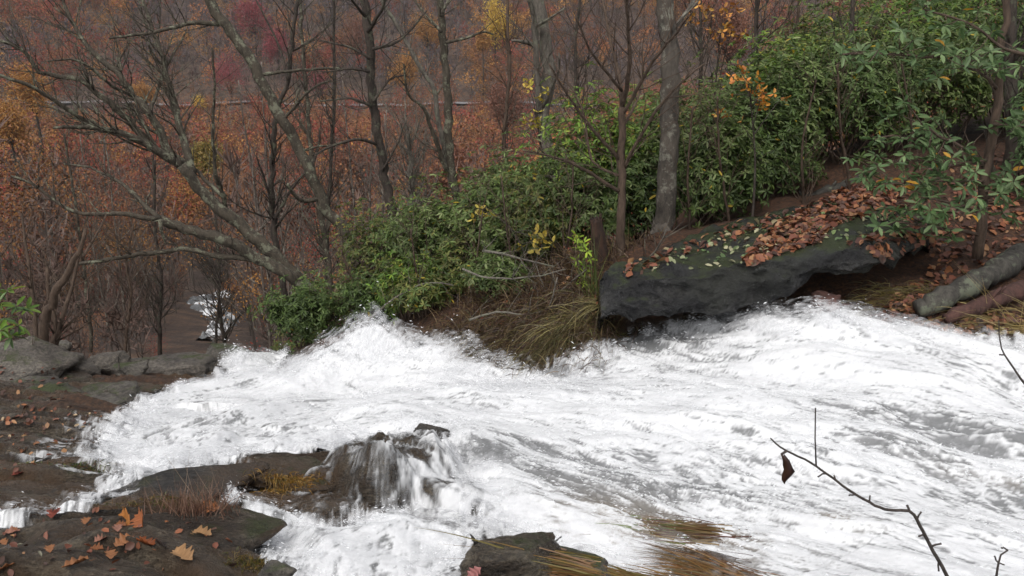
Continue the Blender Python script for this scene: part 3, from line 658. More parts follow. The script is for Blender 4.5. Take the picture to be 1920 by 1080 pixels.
def t9(T, B):
    Y = 9.5
    stem(T, Y, [(78,712),(76,690),(84,615),(100,555),(128,508),(148,470),(160,430)], 12, 3, -.2, sides=9)
    stem(T, Y, [(96,712),(94,670),(104,610),(92,560),(88,500)], 8, 3, .3, twigs=6)
    stem(T, Y, [(88,710),(105,640),(122,580),(135,540),(150,470)], 7, 2.5, .3, twigs=8)
    stem(T, Y, [(66,705),(68,640),(62,560),(50,470),(40,400)], 6, 2, .6, twigs=8)
    for a in ((45,728),(110,735),(125,712),(60,738)): stem(T, Y-.1, [(82,690),((82+a[0])/2,708),a], 8, 3, -.3, sides=5)
    stem(B, Y, [(152,488),(180,440),(200,400)], 3, 1.2, .3, twigs=5, tl=.7)
tree('clumped_tree', 'several twisted stems clumped together with exposed roots at the left edge of the falls', 'tree', W(80,712,9.5), M['bark_brown'], t9)
# slender background trees just past the bank, grown to one side of the traced ones
for i, (bx, by, tx, ty, Y, r, mt, lb) in enumerate([
  (1380,400,1420,-20,14.5,6,'bark_dark','dark thin trunk above the orange leaves at the upper right'),
  (1310,330,1312,-20,16,5,'bark_dark','thin dark trunk just right of the stoutest trunk, farther back'),
  (1470,330,1500,-20,15,5,'bark_brown','thin brown stem rising out of the thicket where the slope meets the far woods'),
  (1620,330,1600,-20,13,7,'bark_dark','dark stem inside the thicket above the leaf litter'),
  (1885,430,1895,-20,10.5,17,'bark_dark','thick dark trunk at the right edge behind the pale rhododendron'),
  (620,520,560,-30,18,6,'bark_grey','grey leaning trunk far behind the two leaning trees'),
  (610,560,625,-20,19,5,'bark_dark','thin trunk standing straight behind the leaning trees'),
  (945,420,950,-20,19,5,'bark_brown','brown stem standing behind the green shrubs at the centre'),
  (1085,300,1090,-20,17,4.5,'bark_dark','dark slender stem between the pale twin trunk and the sapling'),
  (300,640,290,300,22,5,'bark_dark','thin dark trunk rising left of the far cascade'),
  (420,640,395,480,24,5,'bark_dark','dark trunk standing in front of the far cascade'),
  (405,630,398,350,27,3.5,'bark_dark','thin sapling stem crossing the far cascade'),
  (235,640,250,420,20,4,'bark_brown','brown sapling behind the pale boulder'),
  (775,400,765,250,30,7,'bark_pale','short pale curved trunk far behind the dark tree'),
  (170,620,120,250,21,4,'bark_grey','grey sapling behind the clumped tree')]):
    def bb(T, B, a=(bx, by, tx, ty, Y, r)):
        m1 = ((a[0]*2+a[2])/3 + random.uniform(-10, 10), (a[1]*2+a[3])/3); m2 = ((a[0]+a[2]*2)/3 + random.uniform(-10, 10), (a[1]+a[3]*2)/3)
        stem(T, a[4], [(a[0], a[1] + 40), (a[0], a[1]), m1, m2, (a[2], a[3])], a[5], a[5] * .5, .2, twigs=int(10 + a[4] * .3), tl=.6 + a[4] * .045, step=.2, sides=6, updir=.35)
    tree('slender_tree', lb, 'tree', W(bx, by + 40, Y), M[mt], bb)
for i, (bx, by, tx, ty, Y, r, lb) in enumerate([(790,600,770,430,9.6,2.6,'bare twiggy sapling in front of the bright green shrub'),(890,570,905,400,9.4,2.6,'bare twiggy sapling in front of the full green shrub'),
  (965,560,940,330,9.2,3,'grey sapling rising from the dead grass left of the stump'),(1050,540,1075,300,9.1,2.6,'crooked sapling just left of the broken stump'),(1290,450,1300,200,9.6,3,'thin sapling right beside the stoutest trunk'),
  (1370,420,1345,180,9.6,3,'thin brown sapling in front of the thicket behind the slab'),(1500,395,1530,150,10.2,3,'crooked grey sapling in the thicket above the leaf drift'),(1590,360,1570,120,10.6,3.4,'dark bare sapling at the head of the leaf drift'),
  (670,620,640,470,10.8,2.8,'bare sapling in the spray right of the brink shrub'),(1700,340,1690,120,11,3.4,'bare sapling behind the pale narrow-leaved rhododendron')]):
    def bb(T, B, a=(bx, by, tx, ty, Y, r)):
        stem(T, a[4], [(a[0], a[1] + 25), (a[0] + random.uniform(-8, 8), a[1] - 30), ((a[0] + a[2]) / 2 + random.uniform(-14, 14), (a[1] + a[3]) / 2), (a[2], a[3])], a[5], 1.4, -.3, twigs=9, tl=.75, step=.08, sides=6, updir=.3)
    tree('bare_sapling', lb, 'tree', W(bx, by + 25, Y), M['bark_brown'], bb)
# broken stump
def stump():
    T = Tubes(); Y = 8.5; k = 1 / ppm(Y); p = [W(1128,515,Y), W(1126,470,Y), W(1120,430,Y), W(1117,410,Y)]
    q, r = smoothline(p, [16*k, 14*k, 12.5*k, 12*k], .04); T.add(q, [a * random.uniform(.92, 1.08) for a in r], 12)
    for i in range(9):
        an = i * .7; b = q[-1] + Vector((math.cos(an) * 10 * k, math.sin(an) * 10 * k, -.02)); T.add([b, b + Vector((0, 0, random.uniform(.03, .09)))], [.012, .002], 4)
    o = T.build('stump', M['stump'], None, p[0]); o.location = p[0]; tag(o, 'short broken dark stump beside the left end of the big slab', 'stump')
stump()
# fallen logs
def log(label, path, Y, r0, r1, mat, dY):
    T = Tubes(); k = 1 / ppm(Y); pts = tw(Y, path, dY) if Y > 9 else [pick(a, b + r0 * .6)[0] + Vector((0, 0, r0 * k * .9 + .03)) for a, b in path]; n = len(pts); p, r = smoothline(pts, [(r0 + (r1 - r0) * i / (n - 1)) * k for i in range(n)], .05)
    T.add([q + rv(.008) for q in p], [q * random.uniform(.80, 1.12) for q in r], 14)
    for i in range(3): j = random.randint(3, len(p) - 3); T.add([p[j], p[j] + Vector((random.uniform(-.1, .1), -.02, r[j] + .07))], [.02, .012], 6)
    o = T.build('fallen_log', mat, None, p[0]); o.location = p[0]; tag(o, label, 'log')
log('grey lichened log lying up the right bank', [(1718,592),(1790,560),(1860,522),(1930,482),(2050,440)], 7.3, 20, 27, M['log'], .7)
log('smooth reddish-brown log lying below the grey log at the right edge', [(1770,607),(1840,580),(1900,556),(2050,505)], 7.25, 13, 20, M['redlog'], .5)
log('thin mossy fallen trunk across the top of the leaf litter', [(1395,412),(1440,400),(1500,378),(1580,350),(1625,335)], 10.3, 4, 13, M['log'], .6)
log('thin bare pole lying on the leaves above the big slab', [(1600,395),(1680,388),(1760,372)], 9.9, 2.6, 3.2, M['bark_brown'], .2)

# ------------------------------------------------------------------ leaves
def whorl_leaves(C, D, n_leaf, L, wd, droop, cols, rg):
    """arrays: C centres (n,3), D axes (n,3) -> verts, quads, colours. Each leaf is folded along its midrib."""
    n = len(C); D = D / np.linalg.norm(D, axis=1)[:, None]
    ref = np.where(np.abs(D[:, 2:3]) < .9, np.array([[0, 0, 1.]]), np.array([[1., 0, 0]])); A = np.cross(D, ref); A /= np.linalg.norm(A, axis=1)[:, None]; Bv = np.cross(D, A)
    k = n_leaf; ang = (np.arange(k)[None] * 2 * math.pi / k + rg.uniform(0, 6.28, (n, 1)) + rg.normal(0, .25, (n, k)))
    out = A[:, None] * np.cos(ang)[..., None] + Bv[:, None] * np.sin(ang)[..., None]
    el = rg.normal(.25 - droop, .28, (n, k)); ld = out * np.cos(el)[..., None] + D[:, None] * np.sin(el)[..., None]; ld[..., 2] -= droop * .4; ld /= np.linalg.norm(ld, axis=2)[..., None]
    side = np.cross(ld, np.broadcast_to(D[:, None], ld.shape) + rg.normal(0, .35, ld.shape)); side /= np.linalg.norm(side, axis=2)[..., None]; nn = np.cross(side, ld)
    Ls = (L * rg.uniform(.65, 1.15, (n, k)))[..., None]; Ws = Ls * wd; c0 = C[:, None] + ld * Ls * .06
    fold = nn * Ws * .35; sag = -nn * Ls * .10
    v = np.stack([c0, c0 + ld * Ls * .35 + side * Ws + fold, c0 + ld * Ls * .75 + side * Ws * .8 + fold + sag * .5, c0 + ld * Ls + sag, c0 + ld * Ls * .75 - side * Ws * .8 + fold + sag * .5, c0 + ld * Ls * .35 - side * Ws + fold], 2)
    nl = n * k; v = v.reshape(-1, 3); i = np.arange(nl)[:, None] * 6; F = np.concatenate([i + np.array([[0, 1, 2, 3]]), i + np.array([[0, 3, 4, 5]])])
    cols = np.array(cols); ci = cols[rg.integers(0, len(cols), nl)] * rg.uniform(.7, 1.3, (nl, 1))
    return v, F, np.repeat(ci, 6, 0)
def _b(p, k): return [tuple(q * k for q in c) for c in p]
GREEN = [(.030,.060,.018),(.040,.080,.024),(.055,.100,.035),(.035,.072,.026),(.065,.115,.048),(.045,.075,.03),(.09,.14,.075)]
BRIGHT = [(.05,.12,.02),(.07,.15,.025),(.09,.17,.035),(.06,.11,.03),(.13,.19,.04)]
DEEP = [(.022,.045,.015),(.03,.06,.02),(.04,.078,.026),(.055,.095,.04)]
PALE = [(.075,.125,.065),(.10,.155,.08),(.05,.09,.04),(.13,.19,.11),(.06,.11,.05)]
OLIVE = [(.07,.10,.03),(.10,.11,.035),(.05,.08,.025),(.12,.12,.04)]
GREEN = [(r*2.2, g_*1.7, b*1.25) for r, g_, b in GREEN]; BRIGHT = [(r*1.8, g_*1.45, b*1.2) for r, g_, b in BRIGHT]; DEEP = [(r*2.3, g_*1.85, b*1.4) for r, g_, b in DEEP]; PALE = [(r*1.35, g_*1.3, b*1.0) for r, g_, b in PALE]; OLIVE = [(r*1.6, g_*1.6, b*1.3) for r, g_, b in OLIVE]
def bush(name, label, cat, bp, top, rx, ry, pal, nw=260, L=.085, wd=.15, seed=1, group=None, yellow=0, stems=9, k=7, droop=.25):
    rg = np.random.default_rng(seed); bp = Vector(bp); H = top - bp.z; root = empty(name, bp)
    # clumpy crown: sub-crowns inside an ellipsoid
    nc = 16; cc = rg.normal(0, 1, (nc, 3)); cc /= np.linalg.norm(cc, axis=1)[:, None]; cc *= rg.uniform(.35, .85, (nc, 1)); cc[:, 2] = np.abs(cc[:, 2]) * 1.1 - .25
    j = rg.integers(0, nc, nw); loose = rg.random(nw) < .30; o = rg.normal(0, 1, (nw, 3)); o /= np.linalg.norm(o, axis=1)[:, None]; o *= rg.uniform(.5, 1, (nw, 1)) ** .6 * rg.uniform(.22, .46, nc)[j][:, None]
    o[loose] *= 1.9; p = cc[j] + o; C = p * np.array([rx, ry, H * .52]) + np.array([0, 0, H * .47]); C[:, 2] = np.maximum(C[:, 2], .03)
    D = o * 1.0 + p * .4 + np.array([0, -.15, .8])
    v, F, c = whorl_leaves(C, D, k, L, wd, droop, pal, rg)
    cf = rg.uniform(.62, 1.2, nc)[j]; c = c * np.repeat(cf, k * 6)[:, None]
    if yellow:
        m_ = rg.random(len(v) // 6) < yellow; c[np.repeat(m_, 6)] = np.array([.42, .30, .03])
    np_mesh('foliage', v, F, M['leaf'], root, c, smooth=False)
    T = Tubes(); rs = random.Random(seed)
    for s in range(stems):
        q = cc[s % nc] * np.array([rx, ry, H * .5]) + np.array([0, 0, H * .47]); a = Vector((rs.uniform(-.12, .12) * rx, rs.uniform(-.1, .1) * ry, -.12)); e = Vector(q)
        mid = a.lerp(e, .5) + Vector((rs.uniform(-.1, .1), rs.uniform(-.1, .1), rs.uniform(-.15, .05))) * rx
        pp, r_ = smoothline([a, mid, e], [.016, .010, .004], .1); T.add(pp, r_, 5)
        for _ in range(5):
            w_ = Vector(C[rs.randrange(nw)]); st = pp[rs.randrange(len(pp) // 2, len(pp))]; T.add([st, st.lerp(w_, .5) + rv(.02), w_], [.006, .004, .002], 4)
    T.build('stems', M['bark_brown'], root)
    return tag(root, label, cat, group)
TH = 'rhododendrons of the thicket across the stream'; THL = 'leafy green rhododendron merging into the dense thicket across the stream'
BU = [ # base px, base py, Y, top py, half width px, palette, whorls, L, label
 (568,668,10.9,512,62,DEEP,300,.075,'dark green shrub standing at the very brink where the white water drops away'),
 (640,640,11.4,500,70,GREEN,260,.075,'green shrub in spray right behind the dark one at the brink'),
 (765,628,9.9,508,52,BRIGHT,240,.075,'bright green shrub touching the water left of the dead grass'),
 (700,600,11.6,430,75,OLIVE,230,.075,'olive shrub under the straight leaning trunk'),
 (930,612,9.0,520,60,GREEN,190,.07,'low green shrub growing out of the dead grass at the water'),(800,640,9.45,560,55,OLIVE,190,.07,'low olive shrub between the bright green shrub and the dead grass'),(835,600,10.4,372,90,GREEN,330,.08,'shrub with bluish tips left of centre below the thin mossy tree'),
 (925,585,10.0,340,95,GREEN,340,.08,'full green shrub above the dead brown grass'),
 (1010,560,9.7,360,80,OLIVE,260,.08,'olive shrub directly above the arching yellow grass'),
 (700,640,10.6,560,55,DEEP,200,.075,'dark shrub right behind the highest splash'),(860,590,10.0,480,60,OLIVE,220,.075,'olive shrub under the horizontal dead branch'),(800,560,11.6,400,90,GREEN,260,.08,None),(1000,500,11.0,230,80,GREEN,300,.085,'tall green rhododendron left of the brightest one'),
 (1110,520,10.4,140,95,BRIGHT,420,.085,'tall rhododendron whose bright top stands above the rest behind the forked sapling'),
 (1195,500,10.6,165,90,GREEN,380,.085,'green rhododendron filling the gap between the forked sapling and the stoutest trunk'),(1090,480,9.6,330,80,GREEN,280,.08,'lower green rhododendron right behind the broken stump'),(1200,480,9.9,330,70,DEEP,260,.085,'dark rhododendron at the foot of the stoutest trunk, on its left'),
 (1320,455,10.0,190,85,GREEN,420,.085,'green rhododendron just right of the stoutest trunk'),
 (1400,440,10.6,150,85,DEEP,380,.085,None),(1300,460,12.4,175,110,OLIVE,320,.09,None),(1400,420,12.8,130,110,GREEN,340,.09,None),
 (1480,420,11.2,110,95,GREEN,420,.09,None),(1330,440,9.9,330,70,DEEP,260,.085,'low dark rhododendron touching the back edge of the slab beside the stoutest trunk'),(1430,420,10.6,300,80,DEEP,280,.085,'low dark rhododendron at the lower end of the thin fallen trunk'),
 (1565,400,11.6,80,100,DEEP,430,.09,None),(1660,360,12.2,40,110,GREEN,430,.09,None),(1760,330,12.8,0,120,GREEN,430,.095,None),
 (1870,320,13.2,-40,130,DEEP,430,.095,None),(1520,380,13.6,40,120,OLIVE,360,.1,None),(1640,330,14.6,-40,140,GREEN,360,.1,None),
 (1780,290,15.5,-90,150,DEEP,360,.1,None),(1920,280,15.0,-90,150,GREEN,360,.1,None),(1990,360,12.0,-60,120,GREEN,360,.09,None),(1500,380,14.5,20,120,GREEN,380,.1,None),(1580,340,15.5,-60,140,OLIVE,380,.1,None),(1700,320,13.4,-40,120,BRIGHT,330,.09,None),(1450,400,13.0,70,90,BRIGHT,260,.09,None),(1240,440,12.5,200,90,BRIGHT,260,.09,None),
 (1950,420,9.6,120,80,PALE,240,.09,'pale-leaved rhododendron filling the right edge behind the fallen logs'),
 (2150,420,10.5,60,120,GREEN,320,.09,None),(2350,430,9.5,120,110,GREEN,300,.09,None),(2150,300,14,-60,140,DEEP,320,.1,None),(1560,350,16.5,0,150,OLIVE,320,.11,None),(740,560,13.4,420,100,OLIVE,220,.09,'olive shrub far back at the foot of the upright dark tree'),(600,600,13.2,500,90,OLIVE,220,.085,'olive shrub behind the foot of the big leaning tree'),(905,520,12.6,330,110,OLIVE,260,.09,None)]
for i, (bx, by, Y, tp, hw, pal, nw, L, lb) in enumerate(BU):
    if bx > 1250: tp -= 45
    elif bx > 680: tp -= 50; nw = int(nw * 1.1)
    k = 1 / ppm(Y); bp = W(bx, by, Y)
    g0 = float(bed_z(np.array([bp.x]), np.array([bp.y]))[0]); bp.z = g0
    bush('rhododendron', lb or THL, 'shrub', bp, W(bx, tp, Y).z, hw * k * 1.2, hw * k * .95, pal, int(nw * 1.95), L * .95, .15, 100 + i, group=None if lb else TH, yellow=.006)
# near rhododendron with its trunk, right side: every whorl on a branch
def near_rhodo():
    Y = 7.9; bp = W(1838, 470, Y); root = empty('rhododendron', bp); T = Tubes(); rg = np.random.default_rng(77)
    main = stem(T, Y, [(1832,485),(1837,450),(1840,375),(1850,310),(1865,225),(1875,165),(1870,120),(1885,40),(1890,-30)], 10, 6, .1, sides=9)
    BR = [([(1842,310),(1800,275),(1760,255),(1727,230)],4,-.5),([(1867,165),(1845,140),(1805,125)],3.5,-.4),([(1960,110),(1920,100),(1880,90),(1820,45),(1730,17)],4,-.2),
          ([(1868,130),(1800,108),(1732,107),(1660,100),(1580,102)],3.4,-.3),([(1838,400),(1780,380),(1730,370)],3.4,-.5),([(1838,380),(1890,350),(1930,345)],3.4,-.3),([(1838,440),(1790,430),(1740,425),(1680,415)],3.2,-.4),
          ([(1850,300),(1780,310),(1700,300),(1620,320)],3,-.6),([(1862,235),(1900,235),(1950,240)],3,-.3),([(1845,340),(1760,340),(1660,345)],3,-.4),([(1842,310),(1700,258),(1640,262)],3,-.3)]
    tips = []
    for path, r, dY in BR:
        p = stem(T, Y, path, r, 1.6, dY, twigs=2, tl=.25, lvl=1)
        tips.append(p[-1]);
        for _ in range(15):
            q = p[random.randint(len(p) // 4, len(p) - 1)]; e = q + Vector((random.gauss(0, .12), random.gauss(0, .13), random.gauss(.02, .09))); T.add([q, q.lerp(e, .5) + rv(.012), e], [.005, .004, .0025], 4); tips.append(e)
    for (px, py) in [(1730,150),(1760,145),(1710,120),(1770,85),(1650,265),(1640,290),(1690,260),(1620,330),(1640,345),(1780,110),(1730,330),(1750,345),(1850,330),(1880,320),(1900,340),(1830,370),(1740,400),(1660,390),(1750,420),(1730,440),(1900,240),(1910,150),(1860,60),(1800,50),(1690,60),(1820,400),(1880,400),(1620,120),(1590,110),(1900,410),(1915,300)]:
        e = W(px, py, Y + random.uniform(-.7, .2)); q = min(tips, key=lambda t: (t - e).length); T.add([q, q.lerp(e, .5) + Vector((0, 0, -.03)), e], [.005, .004, .0025], 4); tips.append(e)
    C = np.array([tuple(t - bp) for t in tips]); D = np.array([[random.gauss(0, .4), random.gauss(-.2, .4), .8] for _ in tips])
    v, F, c = whorl_leaves(C, D, 7, .105, .16, .25, PALE, rg); m_ = rg.random(len(v) // 6) < .02; c[np.repeat(m_, 6)] = np.array([.5, .26, .03])
    np_mesh('foliage', v, F, M['leaf'], root, c, smooth=False); T.build('stems', M['bark_brown'], root, bp)
    tag(root, 'open rhododendron with pale narrow leaves and a bare leaning stem on the leaf litter', 'shrub')
near_rhodo()
def sprig(name, label, pts, Y, src, pal, L, k=7, mat='bark_brown', cat='shrub', wd=.15, extra=0):
    bp = W(*src, Y); root = empty(name, bp); T = Tubes(); tips = []
    for a in pts:
        e = W(a[0], a[1], Y + random.uniform(-.15, .15)); mid = bp.lerp(e, .5) + rv(.03); p, r = smoothline([bp, mid, e], [.007, .005, .002], .05); T.add(p, r, 5); tips.append(e)
        for _ in range(extra): tips.append(p[random.randint(len(p) // 3, len(p) - 1)] + rv(.02))
    C = np.array([tuple(t - bp) for t in tips]); D = np.array([[random.gauss(0, .4), random.gauss(-.3, .4), .8] for _ in tips])
    v, F, c = whorl_leaves(C, D, k, L, wd, .2, pal, np.random.default_rng(len(pts))); np_mesh('foliage', v, F, M['leaf'], root, c, smooth=False); T.build('stems', M[mat], root, bp); return tag(root, label, cat)
sprig('rhododendron', 'rhododendron twigs with bright green whorls poking in at the left edge', [(15,545),(30,575),(50,580),(10,600),(35,610),(-5,570),(0,620),(-30,590),(20,630),(-10,545)], 6.2, (-110,690), BRIGHT + PALE, .10, 9)
sprig('seedling', 'yellow-green leafy sapling beside the broken stump', [(1085,445),(1095,455),(1090,470),(1080,440),(1100,480),(1075,450)], 8.3, (1112,570), [(.22,.32,.03),(.3,.4,.04),(.16,.26,.03)], .07, 5, extra=2)
sprig('seedling', 'small bright yellow-green sprig low in the shrub by the splash', [(735,515),(755,520),(745,530),(760,510)], 9.6, (750,575), [(.12,.22,.03),(.2,.28,.03)], .07, 6)
def leafy_sapling(name, label, pts, Y, src, pal, L, ld=1.3):
    bp = W(*src, Y); root = empty(name, bp); T = Tubes(); tips = []
    es = [W(a[0], a[1], Y + random.uniform(-.4, .4)) for a in pts]; top = sum(es, Vector()) / len(es); tp = bp.lerp(top, .97); mp_ = bp.lerp(top, .5) + rv(.06); p, r = smoothline([bp, mp_, tp], [.016, .011, .004], .08); T.add(p, r, 7); spine = p
    for e in es:
        s0 = spine[random.randint(int(len(spine) * .6), len(spine) - 1)]; mid = s0.lerp(e, .55) + Vector((0, 0, .05)) + rv(.03); p, r = smoothline([s0, mid, e], [.006, .004, .002], .06); T.add(p, r, 5)
        tips += [e + rv(.03) for _ in range(2)] + [p[max(0, len(p) - 3)] + rv(.04)]
    C = np.array([tuple(t - bp) for t in tips]); D = np.array([[random.gauss(0, .5), random.gauss(-.3, .5), -.5] for _ in tips])
    v, F, c = whorl_leaves(C, D, 3, L, .26, .5, pal, np.random.default_rng(5)); np_mesh('foliage', v, F, M['dryleaf'], root, c, smooth=False); T.build('stems', M['bark_dark'], root, bp); return tag(root, label, 'tree')
leafy_sapling('autumn_sapling', 'thin sapling still holding orange leaves in front of the thicket right of the stout trunk', [(1380,150),(1385,130),(1430,165),(1425,190),(1350,210),(1400,150),(1440,175),(1375,145),(1420,155),(1365,215),(1470,180),(1435,200)], 9.4, (1410,420), [(.55,.24,.03),(.5,.17,.03),(.5,.28,.06)], .065)
leafy_sapling('autumn_sapling', 'tall thin sapling with a few orange-yellow leaves at the top of the picture', [(1320,20),(1360,50),(1385,20),(1370,35),(1330,50),(1390,65),(1355,15),(1300,45),(1345,60),(1380,10),(1310,10),(1375,55)], 11.5, (1350,380), [(.5,.22,.04),(.55,.30,.06),(.42,.16,.03)], .07)
leafy_sapling('autumn_sapling', 'thin sapling with scattered yellow leaves left of the tall rhododendron', [(990,155),(985,145),(1000,225),(1010,235),(995,228),(982,238),(1025,165),(1015,185)], 11.8, (1035,400), [(.5,.42,.06),(.5,.36,.06)], .075)
sp = leafy_sapling('autumn_sapling', 'thin stem with drooping yellow leaves in the shrubs below the thin mossy tree', [(1000,455),(1012,460),(1022,452),(905,395),(895,400)], 9.3, (1010,560), [(.38,.28,.04),(.42,.34,.06)], .09)

# ------------------------------------------------------------------ grasses
def blades(Bp, Dr, L, wd, bend, cols, rg, seg=6):
    n = len(Bp); Dr = Dr / np.linalg.norm(Dr, axis=1)[:, None]; side = np.cross(Dr, np.array([0, -1., .15]) + rg.normal(0, .3, (n, 3))); side /= np.linalg.norm(side, axis=1)[:, None] + 1e-9
    V = []
    for s in range(seg + 1):
        t = s / seg; c = Bp + Dr * (L * t)[:, None] + np.array([0, 0, -1.]) * (bend * L * t * t)[:, None]; w_ = (wd * (1 - t * .9))[:, None]
        V.append(c - side * w_); V.append(c + side * w_)
    V = np.stack(V, 1).reshape(-1, 3); i = np.arange(n)[:, None] * (2 * seg + 2); F = np.concatenate([i + np.array([[2*s, 2*s+1, 2*s+3, 2*s+2]]) for s in range(seg)])
    cols = np.array(cols); c = cols[rg.integers(0, len(cols), n)] * rg.uniform(.6, 1.3, (n, 1)); return V, F, np.repeat(c, 2 * seg + 2, 0)
def tuft(name, label, cat, px, py, n, spread, L, dirs, bend, cols, wd=.0022, seed=1, Y=None, lift=0, kind=None, along=None, mess=.38, afloat=False):
    rg = np.random.default_rng(seed); p = W(px, py, Y) if Y else pick(px, py)[0]; p = p + Vector((0, 0, lift))
    if along is None: off = rg.normal(0, 1, (n, 2)) * np.array(spread)
    else: t = rg.uniform(-1, 1, (n, 1)); off = t * np.array([along]) + rg.normal(0, 1, (n, 2)) * np.array(spread)
    if afloat: p = hit(px, py)
    Bp = np.c_[off, np.zeros(n)]
    gz_ = bed_z(Bp[:, 0] + p.x, Bp[:, 1] + p.y)
    if afloat: Bp[:, 2] = water_z(Bp[:, 0] + p.x, Bp[:, 1] + p.y) - p.z + .005
    elif Y is None:
        for q in range(n):
            for b_ in RB:
                h = b_.ray_cast(Vector((Bp[q, 0] + p.x, Bp[q, 1] + p.y, 3)), Vector((0, 0, -1)))
                if h[0] is not None and h[0].z > gz_[q]: gz_[q] = h[0].z
        Bp[:, 2] = np.clip(gz_ - p.z, -.12, .12)
    else: Bp[:, 2] = gz_ - p.z + rg.uniform(-.02, .05, n)
    D = np.array(dirs) + rg.normal(0, mess, (n, 3)); D[:, 2] = np.abs(D[:, 2])
    v, F, c = blades(Bp, D, L * rg.uniform(.4, 1.15, n), np.full(n, wd) * rg.uniform(.6, 1.4, n), bend * rg.uniform(.5, 1.5, n), cols, rg)
    o = np_mesh(name, v, F, M['grass'], None, c, smooth=False); o.location = p; return tag(o, label, cat, kind=kind)
DEAD = [(.085,.052,.03),(.12,.075,.038),(.06,.038,.025),(.17,.115,.055),(.075,.042,.03)]
STRAW = [(.36,.27,.10),(.28,.20,.08),(.42,.34,.15),(.20,.15,.06)]
MOSSG = [(.10,.09,.02),(.16,.11,.025),(.07,.08,.02),(.20,.13,.03)]
tuft('grass_tuft', 'arching yellow-green grass hanging over the water left of the big slab', 'grass', 1105, 602, 210, (.13,.05), .50, (-1.1,-.45,.5), .75, [(.18,.15,.05),(.30,.26,.10),(.36,.30,.13),(.10,.085,.04)], .0036, 3, lift=.03)
tuft('grass_tuft', 'second clump of drooping olive grass just left of the arching yellow grass', 'grass', 1050, 640, 320, (.12,.05), .42, (-.7,-.7,.4), .9, [(.10,.085,.03),(.13,.11,.04),(.07,.06,.025)], .003, 4)
tuft('dead_grass', 'matted dead brown grass and bracken hanging over the water below the shrubs', 'grass', 965, 620, 3600, (.15,.28), .40, (-.7,-.7,.6), .9, DEAD + DEAD + [(.22,.17,.07),(.12,.11,.04),(.10,.10,.035)], .0042, 5, Y=8.15, lift=.0, kind='stuff', along=(.92,-.42))
tuft('dead_grass', 'tangle of brown bracken stalks between the stump and the shrubs', 'grass', 1010, 560, 1700, (.25,.3), .46, (-.2,-.3,.9), .6, DEAD + [(.2,.14,.07)], .004, 6, Y=8.9, kind='stuff', along=(.75,-.1))
tuft('reeds', 'upright green reed blades in front of the broken stump', 'grass', 1112, 575, 26, (.03,.03), .62, (-.02,-.05,1.6), .03, [(.09,.12,.03),(.13,.15,.04)], .004, 7, Y=8.1)
tuft('grass_tuft', 'long straw-coloured grass lying over the water edge below the fallen logs', 'grass', 1900, 612, 260, (.14,.06), .62, (-1.3,-.15,.32), .35, STRAW, .0040, 8, lift=.03, mess=.2)
tuft('grass_tuft', 'sparse straw blades crossing each other at the right edge of the bank', 'grass', 1900, 620, 16, (.12,.05), .75, (-.5,-.1,.8), .15, STRAW, .003, 9)
tuft('grass_tuft', 'short yellowish grass between the big slab and the grey log', 'grass', 1680, 590, 700, (.32,.10), .2, (-.9,-.3,.3), .5, [(.12,.10,.03),(.18,.14,.04),(.08,.05,.025)], .003, 10, Y=7.5)
tuft('dry_tuft', 'dry pinkish-brown stubble of cut stalks on the dark slab at the lower left', 'grass', 365, 960, 260, (.085,.03), .15, (.1,-.1,1.2), .12, [(.20,.11,.075),(.28,.17,.12),(.12,.06,.04)], .0016, 11, lift=-.01)
tuft('dry_stalks', 'few tall pale dead stalks above the dry stubble', 'grass', 370, 958, 12, (.12,.03), .30, (-.15,0,1.2), .05, [(.3,.22,.16)], .0013, 12)
tuft('moss_tuft', 'orange-brown moss cushion on the wet rock beside the mid stream boulder', 'moss', 535, 908, 900, (.075,.04), .075, (.4,-.5,.45), .9, [(.26,.14,.025),(.20,.10,.02),(.13,.09,.02),(.30,.18,.04)], .0022, 13, lift=.0, kind='stuff')
tuft('moss_tuft', 'green and rust moss on the low rock between the trickles at the lower left', 'moss', 150, 880, 1000, (.12,.05), .06, (.1,-.5,.5), .8, [(.07,.10,.02),(.13,.15,.03),(.12,.05,.02),(.05,.05,.02)], .0022, 14, kind='stuff')
tuft('moss_tuft', 'olive moss cushion at the bottom edge left of the pool outlet', 'moss', 480, 1055, 500, (.06,.03), .035, (.1,-.4,.6), .6, MOSSG, .0016, 15, kind='stuff')
tuft('moss_tuft', 'brown grass roots and fallen leaves behind the dry stubble', 'moss', 300, 950, 700, (.12,.05), .06, (.3,-.3,.5), .8, DEAD + MOSSG, .0018, 16, kind='stuff')
tuft('grass_tuft', 'brown and green grass combed flat by the current in mid stream', 'grass', 1285, 985, 520, (.09,.06), .34, (-1.3,.14,.05), .10, [(.16,.09,.04),(.22,.15,.06),(.12,.16,.04),(.12,.05,.03),(.25,.18,.09)], .0028, 17, mess=.10, afloat=True)
tuft('grass_tuft', 'flattened rusty grass on the rock at the bottom edge', 'grass', 1190, 1095, 520, (.16,.05), .34, (-1.2,.25,.12), .12, [(.22,.11,.04),(.30,.18,.06),(.14,.07,.03),(.16,.13,.04)], .0026, 18, lift=.08, mess=.13)
tuft('grass_tuft', 'rusty matted grass at the bottom edge right of the maroon leaf', 'grass', 1400, 1085, 420, (.05,.03), .36, (-1.0,.3,.14), .15, [(.20,.09,.03),(.28,.16,.05),(.10,.07,.03)], .0026, 19, mess=.13, afloat=True)
tuft('grass_tuft', 'brown grass trailing in the current below the middle patch', 'grass', 1340, 1045, 200, (.06,.03), .26, (-1.1,.3,.15), .12, DEAD, .0022, 20, mess=.12, afloat=True)

